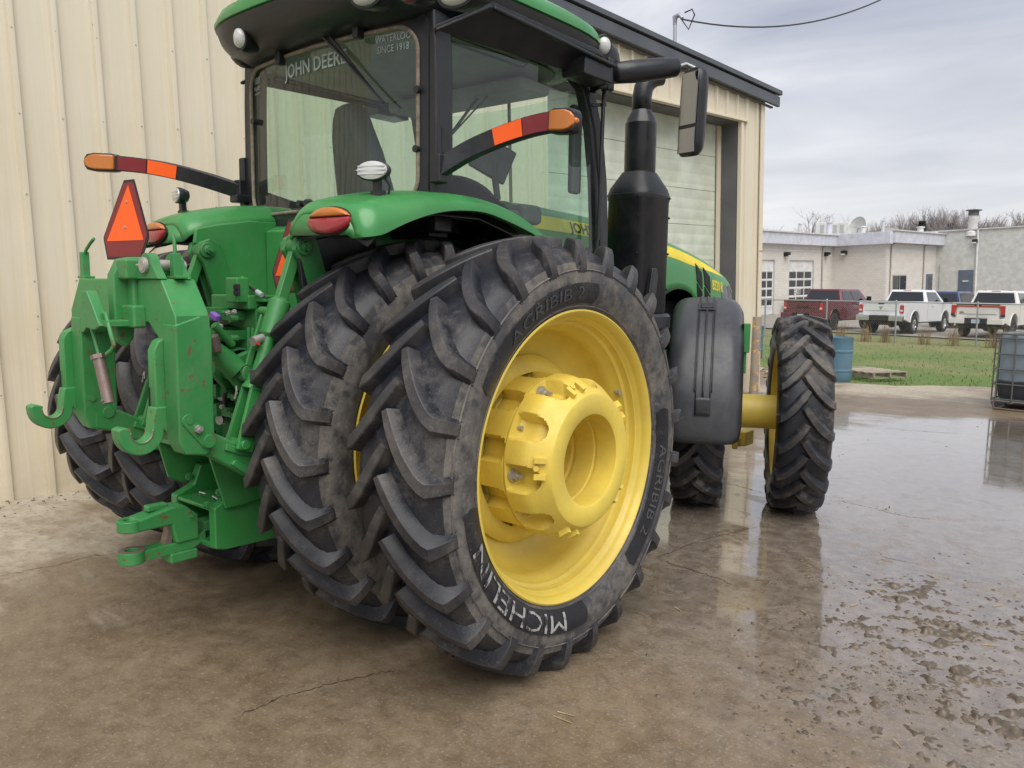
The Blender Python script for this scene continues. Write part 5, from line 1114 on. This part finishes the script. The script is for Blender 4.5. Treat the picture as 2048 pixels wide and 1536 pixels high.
# chain link fence
fc=empty('chain_link_fence',(0,29,-.05)); tag(fc,'grey chain link fence running between the lawn and the parked pickups','fence')
FX=[-14.3,-11.75,-9.2,-6.72,-4.2,-1.55,1.1,3.7]
for x in FX: MB().cyl((x,0,0),Vector((x,0,0))+UP*1.53,.030,10).sphere(Vector((x,0,0))+UP*1.54,.034,8,6).build('post',GALV,fc,60)
for i in range(len(FX)-1): MB().cyl(Vector((FX[i],0,0))+UP*1.50,Vector((FX[i+1],0,0))+UP*1.50,.021,8).build('top_rail',GALV,fc,60)
mb=MB(); pit=.075; x0,x1=FX[0],FX[-1]; H_=1.46
k=x0-H_
while k<x1:
    for s in(1,-1):
        a0_=max(0,(x0-k) if s>0 else 0); xa=k; xb=k+H_
        za,zb=0.,H_
        if xa<x0: za=x0-xa; xa=x0
        if xb>x1: zb=H_-(xb-x1); xb=x1
        if zb<=za: continue
        if s<0: za,zb=H_-za,H_-zb
        p,q=Vector((xa,.015*s,za+.04)),Vector((xb,.015*s,zb+.04)); p+=Vector((UP.x*p.z,0,0)); q+=Vector((UP.x*q.z,0,0))
        d=(q-p).normalized(); n_=Vector((-d.z,0,d.x))*.0014; mb.add([p-n_,p+n_,q+n_,q-n_,p-n_+Vector((0,.006,0)),q-n_+Vector((0,.006,0))],[(0,1,2,3),(0,3,5,4)])
    k+=pit
wm=mb.build('wire_mesh',GALV,fc,0); wm['kind']='stuff'
# dry weeds along the fence line
mb=MB(); rnd=random.Random(5)
for cx in(-3.2,-1.0,-.6,-4.5,-6.1,.6,-2.2,-5.2):
    for i in range(60):
        a=rnd.uniform(0,2*PI); r_=rnd.random()*.25; h=rnd.uniform(.15,.75); x=cx+r_*Cc(a); y=28.8+r_*S(a); mb.tube([(x,y,-.06),(x+rnd.uniform(-.06,.06),y,h*.6),(x+rnd.uniform(-.16,.16),y+rnd.uniform(-.1,.1),h)],[.006,.005,.002],3)
WEED=plain('dry_weeds',(.22,.16,.09),.9,var=.4); tag(mb.build('weeds',WEED,None,0),'dry brown weeds growing along the fence line','weeds',kind='stuff')
# ---------------------------------------------------------------- workshop building across the lot
Q0=Vector((-21.081,58.687,0)); BM2=Matrix(((Dd.x,-Nn.x,UP.x,Q0.x),(Dd.y,-Nn.y,UP.y,Q0.y),(Dd.z,-Nn.z,UP.z,Q0.z),(0,0,0,1)))
def block_mat(name,a,b,rust=0):
    m=NT(name); c=m.co('Object'); br=m.n('ShaderNodeTexBrick'); mp_=m.n('ShaderNodeMapping'); m.l(m.tc.outputs['Object'],mp_.inputs[0])
    cx=m.n('ShaderNodeCombineXYZ'); x,y,z=m.xyz(c); m.put(m.math('ADD',x,y),cx.inputs[0]); m.put(z,cx.inputs[1]); m.l(cx.outputs[0],br.inputs['Vector'])
    br.inputs['Scale'].default_value=1; br.inputs['Brick Width'].default_value=.4; br.inputs['Row Height'].default_value=.2; br.inputs['Mortar Size'].default_value=.008; br.inputs['Color1'].default_value=(*a,1); br.inputs['Color2'].default_value=(*b,1); br.inputs['Mortar'].default_value=(*[k*.8 for k in a],1)
    f=m.noise(m.co('Object',(1,1,2.5)),.8,6,.65,.5); m.set(color=m.mix(m.ramp(f,(.42,0),(.7,.35)),br.outputs['Color'],tuple(k*.72 for k in a)),rough=.85,spec=.2); m.bump(m.math('ADD',br.outputs['Fac'],m.noise(c,9,4)),.3,.02); return m.mat
BLK=block_mat('painted_block',(.62,.585,.535),(.66,.625,.575)); BLK2=block_mat('white_block',(.68,.66,.63),(.70,.68,.65))
GREYW=painted('grey_wall_paint',(.55,.555,.525),.8,(.45,.45,.42),.2,.6); FASC=painted('fascia_metal',(.56,.57,.63),.45,(.48,.48,.52),.15,.5); FTR=painted('fascia_trim',(.58,.57,.56),.5,(.3,.3,.3),.3,1)
WHITE=painted('white_paint',(.70,.70,.69),.45,(.45,.42,.36),.25,2); DOORB=painted('blue_door',(.10,.13,.18),.5,(.2,.2,.2),.3,2); DSP=painted('downspout',(.36,.33,.30),.5,(.2,.2,.2),.3,2)
wb=empty('workshop_building'); wb.matrix_world=BM2; tag(wb,'pale block workshop with glazed garage doors and flat fascia roof across the lot','building')
GA=[(-1.98,1.05),(3.28,7.61)]; GH=4.3
def wall(x0,x1,y0,z0,z1,mat,th=.3): return MB().box(((x0+x1)/2,y0+th/2,(z0+z1)/2),(x1-x0,th,z1-z0)).build('wall',mat,wb)
wall(-30,-1.98,0,-.3,5.0,BLK); wall(1.05,3.28,0,-.3,5.0,BLK); wall(7.61,10.97,0,-.3,5.0,BLK); wall(-1.98,1.05,0,GH,5.0,BLK); wall(3.28,7.61,0,GH,5.0,BLK)
MB().box((-9.5,.13,5.3),(40.94,.3,.6)).build('wall',BLK2,wb)
MB().box((11.12,-2.28,2.35),(.30,4.556,5.3)).build('wall',BLK,wb); MB().box((11.118,-2.28,5.3),(.30,4.55,.6)).build('wall',BLK2,wb)
wall(11.28,22.345,-4.55,-.3,4.95,BLK); wall(10.975,22.345,-4.548,4.95,5.6,BLK2)
MB().box((10.985,-4.50,2.3),(.022,.35,5.2)).build('wall',BLK2,wb)
MB().box((22.50,-19.5,3.3),(.30,30,7.2)).build('wall',GREYW,wb)
# fascias, eaves and roofs
MB().box((-9.3,-.30,5.98),(40.6,.60,.92)).build('fascia',FASC,wb,bevel=.02); MB().box((10.70,-2.55,6.03),(.60,5.10,1.02)).build('fascia',FASC,wb,bevel=.02); MB().box((16.7,-4.95,6.10),(11.4,.60,.98)).build('fascia',FASC,wb,bevel=.02)
MB().box((-9.3,-.36,6.47),(40.9,.74,.10)).build('eave_trim',FTR,wb); MB().box((16.75,-5.0,6.63),(11.7,.76,.10)).build('eave_trim',FTR,wb); MB().box((22.44,-19.5,6.93),(.5,30.2,.10)).build('eave_trim',FTR,wb)
MB().box((-9.5,10,6.30),(42,20,.2)).box((20,2,6.45),(18,14,.2)).box((35,-19,6.85),(25,30,.2)).build('roof',FTR,wb)
for (a,b) in GA:
    d_=empty('garage_door',(0,0,0),None,wb); w_=b-a
    MB().box(((a+b)/2,.18,GH/2),(w_,.05,GH)).build('door_leaf',WHITE,d_)
    nr,nc=4,3
    for r_ in range(nr):
        for c_ in range(nc):
            pw=w_*.92/nc; ph=.58; cx=a+w_*.04+pw*(c_+.5); cz=.98+.70*r_
            MB().box((cx,.15,cz),(pw-.16,.012,ph-.07)).build('pane',DARKGLASS,d_)
    for r_ in range(5): MB().box(((a+b)/2,.14,.98+.70*(r_-.5)),(w_*.96,.03,.09)).build('muntin',WHITE,d_)
    for c_ in range(4): MB().box((a+w_*.04+w_*.92/3*c_,.141,2.03),(.09,.03,2.8)).build('muntin',WHITE,d_)
    MB().box((a+.03,.09,GH/2),(.06,.17,GH)).build('frame',FTR,d_); MB().box((b-.03,.09,GH/2),(.06,.17,GH)).build('frame',FTR,d_)
text_on('EXIT',.74,(5.0,.12,1.70),(1,0,0),(0,0,1),WHITE,wb,'exit_sign',.012,.80)
def spout(x,y,z1,nx,ny):
    MB().cyl((x,y,0),(x,y,z1-.1),.055,8).cyl((x,y,z1-.1),(x+nx*.45,y+ny*.45,z1+.12),.055,8).cyl((x+nx*.45,y+ny*.45,z1+.12),(x+nx*.45,y+ny*.45,z1+1.0),.055,8).build('downspout',DSP,wb,60)
spout(8.9,-.08,5.5,0,-1); spout(11.9,-4.63,5.55,0,-1); spout(19.2,-4.63,5.6,0,-1)
MB().cyl((22.28,-8.0,0),(22.28,-8.0,6.85),.09,10).build('downspout',WHITE,wb,60)
for x0,x1,z0,z1 in((12.5,15.4,1.3,2.95),):
    wn2=MB().box(((x0+x1)/2,-4.57,(z0+z1)/2),(x1-x0,.06,z1-z0)).build('window',DSP,wb)
    for k in range(2): MB().box((x0+(x1-x0)*(k+.5)/2,-4.605,(z0+z1)/2),((x1-x0)/2-.14,.02,z1-z0-.18)).build('pane',DARKGLASS,wn2)
d2=MB().box((20.8,-4.57,1.5),(1.5,.06,3.0)).build('door',DOORB,wb); MB().box((20.9,-4.606,1.9),(.7,.02,1.6)).build('pane',DARKGLASS,d2)
d3=MB().box((22.32,-7.16,1.65),(.06,1.25,3.3)).build('door',DOORB,wb); MB().box((22.285,-7.16,2.3),(.02,.5,.10)).build('door_sign',WHITE,d3)
def lampbox(x,y,z,nx,ny): 
    l_=MB().box((x+nx*.2,y+ny*.2,z),(.45,.40,.34)).build('wall_lamp',BLACK,wb,bevel=.03); MB().box((x+nx*.32,y+ny*.32,z-.14),(.34,.34,.12)).build('lamp_glass',CLEAR,l_)
lampbox(2.55,0,4.75,0,-1); lampbox(22.3,-7.85,5.85,-1,0); lampbox(9.5,0,4.85,0,-1); lampbox(10.95,-1.1,4.95,-1,0)
MB().cyl((22.30,-4.9,1.5),(22.30,-4.9,3.9),.03,8).build('conduit',DSP,wb)
# things on the roof
def on_roof(px_,py_,y): return U(px_,py_,'Y',y)
def roofbox(x0,x1,ytop,ybot,Y,name,label,mat,dep=2.0):
    a=U(x0,ybot,'Y',Y); b=U(x1,ytop,'Y',Y); rx=(x1-x0)/1590*math.sqrt((Y-CAM.y)**2+(a.x-CAM.x)**2)*.93; hgt=abs(b.z-a.z)
    e=empty(name,((a.x+b.x)/2,Y,a.z),(0,0,R(22))); tag(e,label,'roof unit','equipment on the workshop roof'); MB().box((0,dep/2,hgt/2),(rx,dep,hgt)).build('casing',mat,e,bevel=.05)
    for k in range(4): MB().box((rx*(-.3+.2*k),-.012,hgt*.5),(rx*.12,.02,hgt*.6)).build('louvre',GALV,e)
    return e
roofbox(1634,1694,443,472,72,'roof_unit','large pale box unit left of the satellite dish on the workshop roof',GREYW)
roofbox(1770,1795,455,470,76,'air_conditioner','small dark grey air conditioner on the roof right of the dish',DSP,1.2)
roofbox(1797,1870,462,474,78,'roof_unit','long low beige ventilation unit on the roof near the grey wall',GREYW,1.5)
def vent(px_,yt,yb,Y,label,rad=.16,mat=FTR,cap=False):
    a=U(px_,yb,'Y',Y); h=U(px_,yt,'Y',Y).z-a.z; e=empty('vent_pipe',a); tag(e,label,'vent pipe','pipes on the workshop roof')
    MB().lathe([(-.1,rad),(h*.8,rad*.9),(h,rad*.9),(h,0)],16,'Z').build('pipe',mat,e,40)
    if cap: MB().lathe([(h*.78,rad*1.05),(h*.97,rad*1.05),(h*.97,rad*1.6),(h,rad*1.6),(h+.08,0)],16,'Z').build('cap',JAMB,e,30); MB().lathe([(-.1,rad*1.25),(.25,rad*1.2),(.35,rad*1.0)],16,'Z').build('flashing',WHITE,e)
    else: MB().lathe([(h,rad*1.2),(h+.1,rad*1.2),(h+.15,0)],12,'Z').build('cap',mat,e,30)
vent(1944,420,470,80,'tall tapered chimney pipe with a dark cap on the grey wall roof',.42,FTR,True)
vent(1599,449,466,74,'thin vent pipe in front of the bare tree'); vent(1658,446,470,70,'blue grey vent pipe beside the large box unit',.25,FASC); vent(1765,443,470,72,'slim blue grey pipe between the dish and the small air conditioner',.14,FASC); vent(1726,455,470,70,'short white vent just right of the satellite dish',.2,WHITE); vent(1840,456,472,76,'small white vent on top of the long low unit',.3,WHITE)
dc=U(1714,456,'Y',71); ds=empty('satellite_dish',dc); tag(ds,'round pale satellite dish on the workshop roof','satellite dish')
Md=Matrix.Rotation(R(-30),4,'Z')@Matrix.Rotation(R(-12),4,'X'); MB().lathe([(.30,.0),(.27,.35),(.17,.7),(.02,1.0),(-.02,.64*1.6)],32,'Y',M=Md).build('reflector',GREYW,ds,60,solid=.02)
MB().bar((0,-.1,0),Md@Vector((0,-.9,-.1)),.04,.04).build('feed_arm',DSP,ds); MB().cyl((0,.25,-1.3),(0,.25,.0),.07,8).build('mast',DSP,ds)
# ---------------------------------------------------------------- parked vehicles
def carpaint(name,c,r=.22): m=NT(name); k=m.noise(m.co('World'),4,4); m.set(color=m.mix(m.ramp(k,(.3,0),(.7,1)),tuple(q*.93 for q in c),c),rough=r,coat=.8,coatr=.05,spec=.5); return m.mat
PMAR=carpaint('maroon_paint',(.13,.012,.022)); PWHT=carpaint('white_car_paint',(.78,.79,.80)); PCRM=carpaint('warm_white_car_paint',(.74,.72,.67)); PBLU=carpaint('blue_car_paint',(.045,.055,.16))
CT=plain('car_tyre',(.02,.02,.021),.75); CW=plain('dark_wheel',(.05,.05,.055),.4,.3); RL=lens('car_red_lens',(.55,.02,.02)); WL_=lens('car_white_lens',(.7,.7,.7))
PLATE=plain('plate_white',(.45,.5,.58),.5); TINT=NT('car_glass'); TINT.set(color=(.025,.03,.032),rough=.05,coat=.5); TINT=TINT.mat
def arch(cx,r,z0,n=9): return [(cx+r*Cc(PI*k/n),z0+ (r*S(PI*k/n))) for k in range(n+1)]   # front to back over the wheel
def wheel_car(e,x,y,rad,wd,rimmat,out):
    o=MB().lathe([(-wd/2,rad*.62),(-wd/2,rad*.93),(-wd/2+.03,rad),(wd/2-.03,rad),(wd/2,rad*.93),(wd/2,rad*.62)],32,c=(x,y,rad),).build('wheel',CT,e,40)
    MB().lathe([(out*.02,0),(out*.03,rad*.5),(out*wd*.42,rad*.58),(out*wd*.46,rad*.64)],28,c=(x,y,rad)).build('rim',rimmat,o,40)
    s_=MB()
    for k in range(8): s_.bar(Vector((x+out*wd*.36,y,rad)),Vector((x+out*wd*.42,y+rad*.56*Cc(k*PI/4),rad+rad*.56*S(k*PI/4))),.05,.03,(1,0,0))
    s_.build('spokes',rimmat,o,30)
def pickup(loc,hd,paint,label,crew,bed,wb_,chrome,style,rimmat,plate=True,rad=.41):
    e=empty('pickup_truck',loc,(0,0,-hd)); tag(e,label,'pickup truck','pickups parked behind the fence')
    yr=-1.22; yb=yr+bed+.12; yc=yb+(2.55 if crew else 1.75); yf=wb_+.98; hw=1.0; bt=1.44
    prof=[(yr,.66),(yr,bt),(yb-.02,bt),(yb,bt-.02),(yc+.15,1.40),(yf-.15,1.30),(yf,1.15),(yf,.60)]+arch(wb_,.50,.52)+arch(0,.50,.52)
    # order: bottom from front back to rear
    MB().prism(prof,'X',-hw,hw).build('body',paint,e,30,bevel=.045,seg=3)
    MB().box((0,(yr+yf)/2,.72),(1.72,yf-yr-.3,.5)).build('underbody',DARK,e)
    MB().box((0,(yr+yb)/2,bt+.003),(1.66,bed-.12,.006)).build('bed_opening',DARK,e)
    MB().box((0,.3,.5),(1.1,3.0,.16)).cyl((-.8,0,rad),(.8,0,rad),.07,10).sphere((0,0,rad),.17,12,8).build('rear_axle',DARK,e)
    # greenhouse
    zb,zt=1.40,1.965
    lo=[(-.93,yb),(.93,yb),(.93,yc+.42),(-.93,yc+.42)]; hi=[(-.76,yb+.16),(.76,yb+.16),(.76,yc-.22),(-.76,yc-.22)]
    cab_=MB().loft([[Vector((*p,zb)) for p in lo],[Vector((*p,zt-.05)) for p in hi],[Vector((p[0]*.94,p[1]+(.06 if p[1]<yb+.5 else -.06),zt)) for p in hi]]).build('cab',paint,e,30,bevel=.03)
    def quad(a,b,c_,d_,off,name):
        n_=(b-a).cross(d_-a).normalized(); return MB().loft([[p+n_*off for p in(a,b,c_,d_)],[p+n_*(off+.008) for p in(a,b,c_,d_)]]).build(name,TINT,cab_)
    V=lambda x,y,z:Vector((x,y,z))
    def face(p0,p1,p2,p3,u0,u1,v0,v1):
        f=lambda u,v:(p0.lerp(p1,u)).lerp(p3.lerp(p2,u),v); return f(u0,v0),f(u1,v0),f(u1,v1),f(u0,v1)
    r0_,r1_,r2_,r3_=V(-.93,yb,zb),V(.93,yb,zb),V(.76,yb+.16,zt-.05),V(-.76,yb+.16,zt-.05)
    quad(*face(r0_,r1_,r2_,r3_,.06,.94,.08,.90),.003,'rear_window')
    for s in(1,-1):
        a,b,c_,d_=V(s*.93,yb,zb),V(s*.93,yc+.42,zb),V(s*.76,yc-.22,zt-.05),V(s*.76,yb+.16,zt-.05)
        for u0,u1 in(((.09,.43),(.47,.86)) if crew else ((.10,.84),)):
            q=face(a,b,c_,d_,u0,u1,.06,.90)
            quad(*(q if s>0 else (q[1],q[0],q[3],q[2])),.003,'side_window')
        MB().box((s*1.13,yc+.02,1.50),(.22,.10,.26)).build('side_mirror',BLACK,e,bevel=.03)
        for yh in((yb+.55,yb+1.65) if crew else (yb+.55,)): MB().box((s*1.01,yh,1.22),(.02,.14,.035)).build('door_handle',DARK if not chrome else CHROME,e)
        for ye in((yb+.02,yb+1.15,yc+.05) if crew else (yb+.02,yc+.05)): MB().box((s*1.001,ye,1.0),(.004,.010,.75)).build('door_gap',DARK,e)
        for cy in(0,wb_):
            MB().lathe([(s*.99,.50),(s*1.015,.51),(s*1.015,.55),(s*.99,.56)],24,c=(0,cy,.52),a0=R(0),a1=R(180)).build('arch_lip',paint if not chrome else paint,e,40)
            wheel_car(e,s*.86,cy,rad,.27,rimmat,s)
        if style!='band': MB().box((s*.895,yr-.012,1.10),(.17,.05,.36)).build('tail_light',RL,e,bevel=.02); MB().box((s*.895,yr-.042,1.04),(.12,.012,.08)).build('reverse_light',WL_,e)
        MB().box((s*.99,yb+1.0,.50),(.10,1.9 if crew else 1.2,.06)).build('step_bar',DARK,e,bevel=.02)
    tg=MB().box((0,yr-.018,1.08),(1.60,.05,.66)).build('tailgate',paint,e,bevel=.02); MB().box((0,yr-.035,1.385),(1.62,.07,.06)).build('tailgate_cap',paint if style!='band' else BLACK,tg,bevel=.015)
    MB().box((0,yr-.047,1.02 if style!='band' else .98),(1.40,.012,.014)).build('crease',DSP if style=='ram' else BLACK,tg)
    MB().box((0,yr-.046,1.335),(.26,.012,.06)).build('handle',DARK,tg)
    bmat=CHROME if chrome else paint
    bp=MB().box((-.72,yr-.14,.70),(.60,.20,.24)).build('bumper',bmat,e,bevel=.03); MB().box((.72,yr-.14,.70),(.60,.20,.24)).build('bumper',bmat,e,bevel=.03); MB().box((0,yr-.12,.66),(.90,.18,.16)).build('bumper_step',DARK,e,bevel=.02); MB().box((0,yr-.13,.80),(1.9,.20,.035)).build('bumper_pad',DARK,e,bevel=.01)
    if plate: MB().box((0,yr-.235,.69),(.31,.012,.16)).build('licence_plate',PLATE,e)
    MB().box((0,yb+.185,zt-.045),(.34,.05,.045)).build('brake_light',RL,cab_)
    if style=='ram':
        MB().prism([(-.075,1.17),(-.06,1.22),(0,1.20),(.06,1.22),(.075,1.17),(.04,1.15),(.03,1.09),(0,1.07),(-.03,1.09),(-.04,1.15)],'Y',yr-.058,yr-.044).build('emblem',DSP,tg)
    if style=='word': text_on('RAM',.20,(0,yr-.05,1.10),(1,0,0),(0,0,1),DARK,tg,'emblem',.006,1.5)
    if style=='band':
        MB().box((0,yr-.05,1.30),(1.50,.03,.055)).build('light_band',RL,tg)
        for s in(1,-1):
            MB().prism([(s*.74,1.335),(s*1.005,1.335),(s*1.005,.93),(s*.86,.90),(s*.84,1.22),(s*.74,1.27)],'Y',yr-.066,yr-.01).build('tail_light',RL,e); MB().prism([(s*.90,.99),(s*1.006,1.0),(s*1.006,.89),(s*.82,.87)],'Y',yr-.07,yr-.01).build('tail_light_trim',DARK,e)
        MB().box((-.60,yr-.046,1.05),(.16,.01,.045)).build('emblem',DARK,tg)
        for x_ in(-.5,.5): MB().sphere((x_,yb+.35,zt),.05,8,6,(2,1,.5)).build('cab_lamp',DARK,cab_)
        text_on('8-102',.16,(1.003,yb+1.5,1.10),(0,1,0),(0,0,1),DSP,e)
    return e
hd=R(8)
def tp(px_,y): 
    p=U(px_,640,'Y',y); return (p.x,y,-.012)
def rear_axle_at(xr,yr_): # ground point of the right rear wheel -> axle centre
    return (xr-.92*Cc(hd),yr_+.92*S(hd),-.012)
pickup(rear_axle_at(-8.72,36.0),hd,PMAR,'dark maroon crew cab pickup parked left of the white pickup',True,1.75,3.55,False,'word',CW)
pickup(rear_axle_at(-5.22,35.9),hd,PWHT,'white single cab pickup with chrome bumper parked in the middle',False,2.45,3.57,True,'ram',CHROME,False)
pickup(rear_axle_at(-1.42,35.7),hd,PCRM,'warm white pickup with red tailgate light band, rightmost of the row',True,1.75,3.68,False,'band',CW)
def car(loc,hd_,paint,label,suv=0):
    e=empty('parked_car',loc,(0,0,-hd_)); tag(e,label,'car','cars parked by the workshop'); hw=.90; zt=1.48+.25*suv
    prof=[(-.95,.42),(-1.0,.70),(-.92,.98+.08*suv),(2.9,.96+.1*suv),(3.65,.80+.1*suv),(3.75,.45),(3.72,.30)]+arch(2.75,.36,.30)+arch(0,.36,.30)+[(-.9,.30)]
    MB().prism(prof,'X',-hw,hw).build('body',paint,e,30,bevel=.06,seg=3)
    zb=.95+.08*suv; lo=[(-.84,-.85),(.84,-.85),(.84,2.35),(-.84,2.35)]; hi=[(-.62,-.35 if not suv else -.7),(.62,-.35 if not suv else -.7),(.62,1.45),(-.62,1.45)]
    cb=MB().loft([[Vector((*p,zb)) for p in lo],[Vector((*p,zt-.04)) for p in hi],[Vector((p[0]*.92,p[1]*.94+.02,zt)) for p in hi]]).build('cabin',paint,e,30,bevel=.03)
    V=lambda p,z:Vector((*p,z))
    for (i,j,nm) in((0,1,'rear_window'),(1,2,'side_window'),(2,3,'windscreen'),(3,0,'side_window')):
        a,b,c_,d_=V(lo[i],zb),V(lo[j],zb),V(hi[j],zt-.04),V(hi[i],zt-.04); f=lambda u,v:(a.lerp(b,u)).lerp(d_.lerp(c_,u),v); q=[f(.08,.08),f(.92,.08),f(.92,.9),f(.08,.9)]; n_=(q[1]-q[0]).cross(q[3]-q[0]).normalized()
        MB().loft([[p+n_*.003 for p in q],[p+n_*.010 for p in q]]).build(nm,TINT,cb)
    for s in(1,-1):
        for cy in(0,2.75): wheel_car(e,s*.80,cy,.33,.21,CW,s)
        MB().box((s*.66,-.97,.80),(.36,.06,.13)).build('tail_light',RL,e,bevel=.02); MB().box((s*.62,3.69,.68),(.36,.08,.14)).build('headlight',WL_,e,bevel=.02); MB().box((s*1.0,1.85,1.02),(.18,.08,.12)).build('side_mirror',paint,e,bevel=.02)
    MB().box((0,-.99,.62),(.40,.02,.12)).build('licence_plate',PLATE,e)
    return e
car(tp(1897,45.5),R(8),PBLU,'dark blue car parked beyond the white single cab pickup',1).scale=(1,1,1.12)
car(tp(2046,47),R(8),PWHT,'white car beyond the warm white pickup at the right edge',1)
# tyres stacked by the garage door
tw=BM2@Vector((2.35,-.75,0)); ts=empty('tyre_stack',tw)
tag(ts,'stack of black tyres beside the EXIT garage door','tyre stack')
for k in range(4): MB().lathe([(-.11,.25),(-.12,.36),(-.08,.40),(.08,.40),(.12,.36),(.11,.25)],24,'Z',(random.uniform(-.03,.03),random.uniform(-.03,.03),.13+.245*k),closed=True).build('tyre',CT,ts,40)
# ---------------------------------------------------------------- bare trees
BARK=plain('bark',(.17,.145,.135),.9,var=.3,scale=2); TWIG=plain('twigs',(.30,.265,.26),.9,var=.25,scale=1)  # twig colour is paled: distance haze over the wood is painted into it
def make_tree(seed,h,spread,dep,nb):
    rnd=random.Random(seed); tk=MB(); cr_=MB()
    def br(p,d,l,r_,lev):
        n=3 if lev<2 else 2; pts=[p]; q=p
        for i in range(n):
            d=(d+Vector((rnd.gauss(0,.10),rnd.gauss(0,.10),rnd.gauss(.03,.06)))).normalized(); q=q+d*(l/n); pts.append(q)
        (tk if lev==0 else cr_).tube(pts,[r_*(1-.55*i/n) for i in range(n+1)],6 if lev<1 else 3,False)
        if lev>=dep: return
        k=nb[lev]
        for i in range(k):
            t=rnd.uniform(.30 if lev else .28,1.0); pi=min(n-1,int(t*n)); pp=pts[pi].lerp(pts[pi+1],t*n-pi) if t<1 else pts[-1]
            az=rnd.uniform(0,2*PI); tilt=rnd.uniform(.35,.95)*spread; ax_=d.orthogonal().normalized(); dd=(Matrix.Rotation(az,3,d)@(Matrix.Rotation(tilt,3,ax_)@d)); dd=(dd+Vector((0,0,.25))).normalized()
            br(pp,dd,l*rnd.uniform(.42,.68)*(1.15-.45*t if lev==0 else 1),max(r_*.50,.010),lev+1)
    br(Vector((0,0,-.3)),Vector((0,0,1)),h*.78,h*.016,0)
    return tk.mesh('trunk',BARK,60),cr_.mesh('crown',TWIG,0),max(v[2] for v in cr_.v)
PROT=[make_tree(21,12.5,1.15,4,(13,6,5,4)),make_tree(4,14,.62,4,(15,6,5,3)),make_tree(9,15.5,.55,4,(15,6,5,3)),make_tree(14,13,.75,4,(14,6,5,3))]
def tree(kind,x,y,s,label,grp,rz,wide=1.15):
    e=empty('bare_tree',(x,y,-.06),(0,0,rz)); e.scale=(s*wide,s*wide,s); tag(e,label,'tree',grp); child('trunk',PROT[kind][0],e); child('crown',PROT[kind][1],e)
p=U(1588,560,'Y',88); tree(0,p.x,88,(U(1588,416,'Y',88).z+.06)/PROT[0][2],'single wide bare tree standing apart behind the workshop roof',None,1.1,1.7)
rnd=random.Random(2)
for i,px_ in enumerate([1736+9.0*k for k in range(38)]):
    px_+=rnd.uniform(-4,4); Y=112+rnd.uniform(-7,9); p=U(px_,560,'Y',Y); top=lerp_([(1730,447),(1770,432),(1800,420),(1850,412),(1905,408),(1940,418),(1985,432),(2048,415),(2100,420)],px_)+rnd.uniform(-4,9)
    hh=U(px_,top,'Y',Y).z; k=1+rnd.randrange(3); tree(k,p.x,Y,hh/PROT[k][2],'tall bare tree in the row of trees behind the workshop roof','trees in the row behind the workshop',rnd.uniform(0,6.28))
# dark understorey of the wood
mb=MB()
for i in range(1500):
    px_=rnd.uniform(1730,2080); Y=116+rnd.uniform(-4,8); p=U(px_,560,'Y',Y); z=rnd.uniform(2,11)*(.55+.45*rnd.random()); a=rnd.uniform(-.5,.5); l=rnd.uniform(.6,1.6)
    mb.tube([(p.x,Y,z),(p.x+S(a)*l*.6,Y+rnd.uniform(-.3,.3),z+l)],[.035,.015],3,False)
tag(mb.build('undergrowth',TWIG,None,0),'tangled brown undergrowth filling the wood behind the workshop','undergrowth',kind='stuff')
EV=plain('evergreen',(.03,.045,.03),.9,var=.3)
for px_,yt in((1836,440),(1893,445)):
    Y=108; p=U(px_,560,'Y',Y); hh=U(px_,yt,'Y',Y).z; e=empty('evergreen_tree',(p.x,Y,-.06)); tag(e,'small dark evergreen among the bare trees '+('close to the chimney' if px_>1880 else 'well left of the chimney'),'tree','evergreens in the wood')
    MB().cyl((0,0,0),(0,0,hh*.9),.15,8,r2=.03).build('trunk',BARK,e); mb=MB()
    for i in range(1500):
        t=rnd.random(); z=hh*(.12+.88*t); rr=(1-t)*1.9*rnd.uniform(.3,1)+.1; a=rnd.uniform(0,2*PI); q=Vector((rr*Cc(a),rr*S(a),z)); mb.add([q,q+Vector((rnd.uniform(-.3,.3),rnd.uniform(-.3,.3),-.25)),q+Vector((Cc(a)*.35,S(a)*.35,-.10))],[(0,1,2)])
    mb.build('crown',EV,e,0)
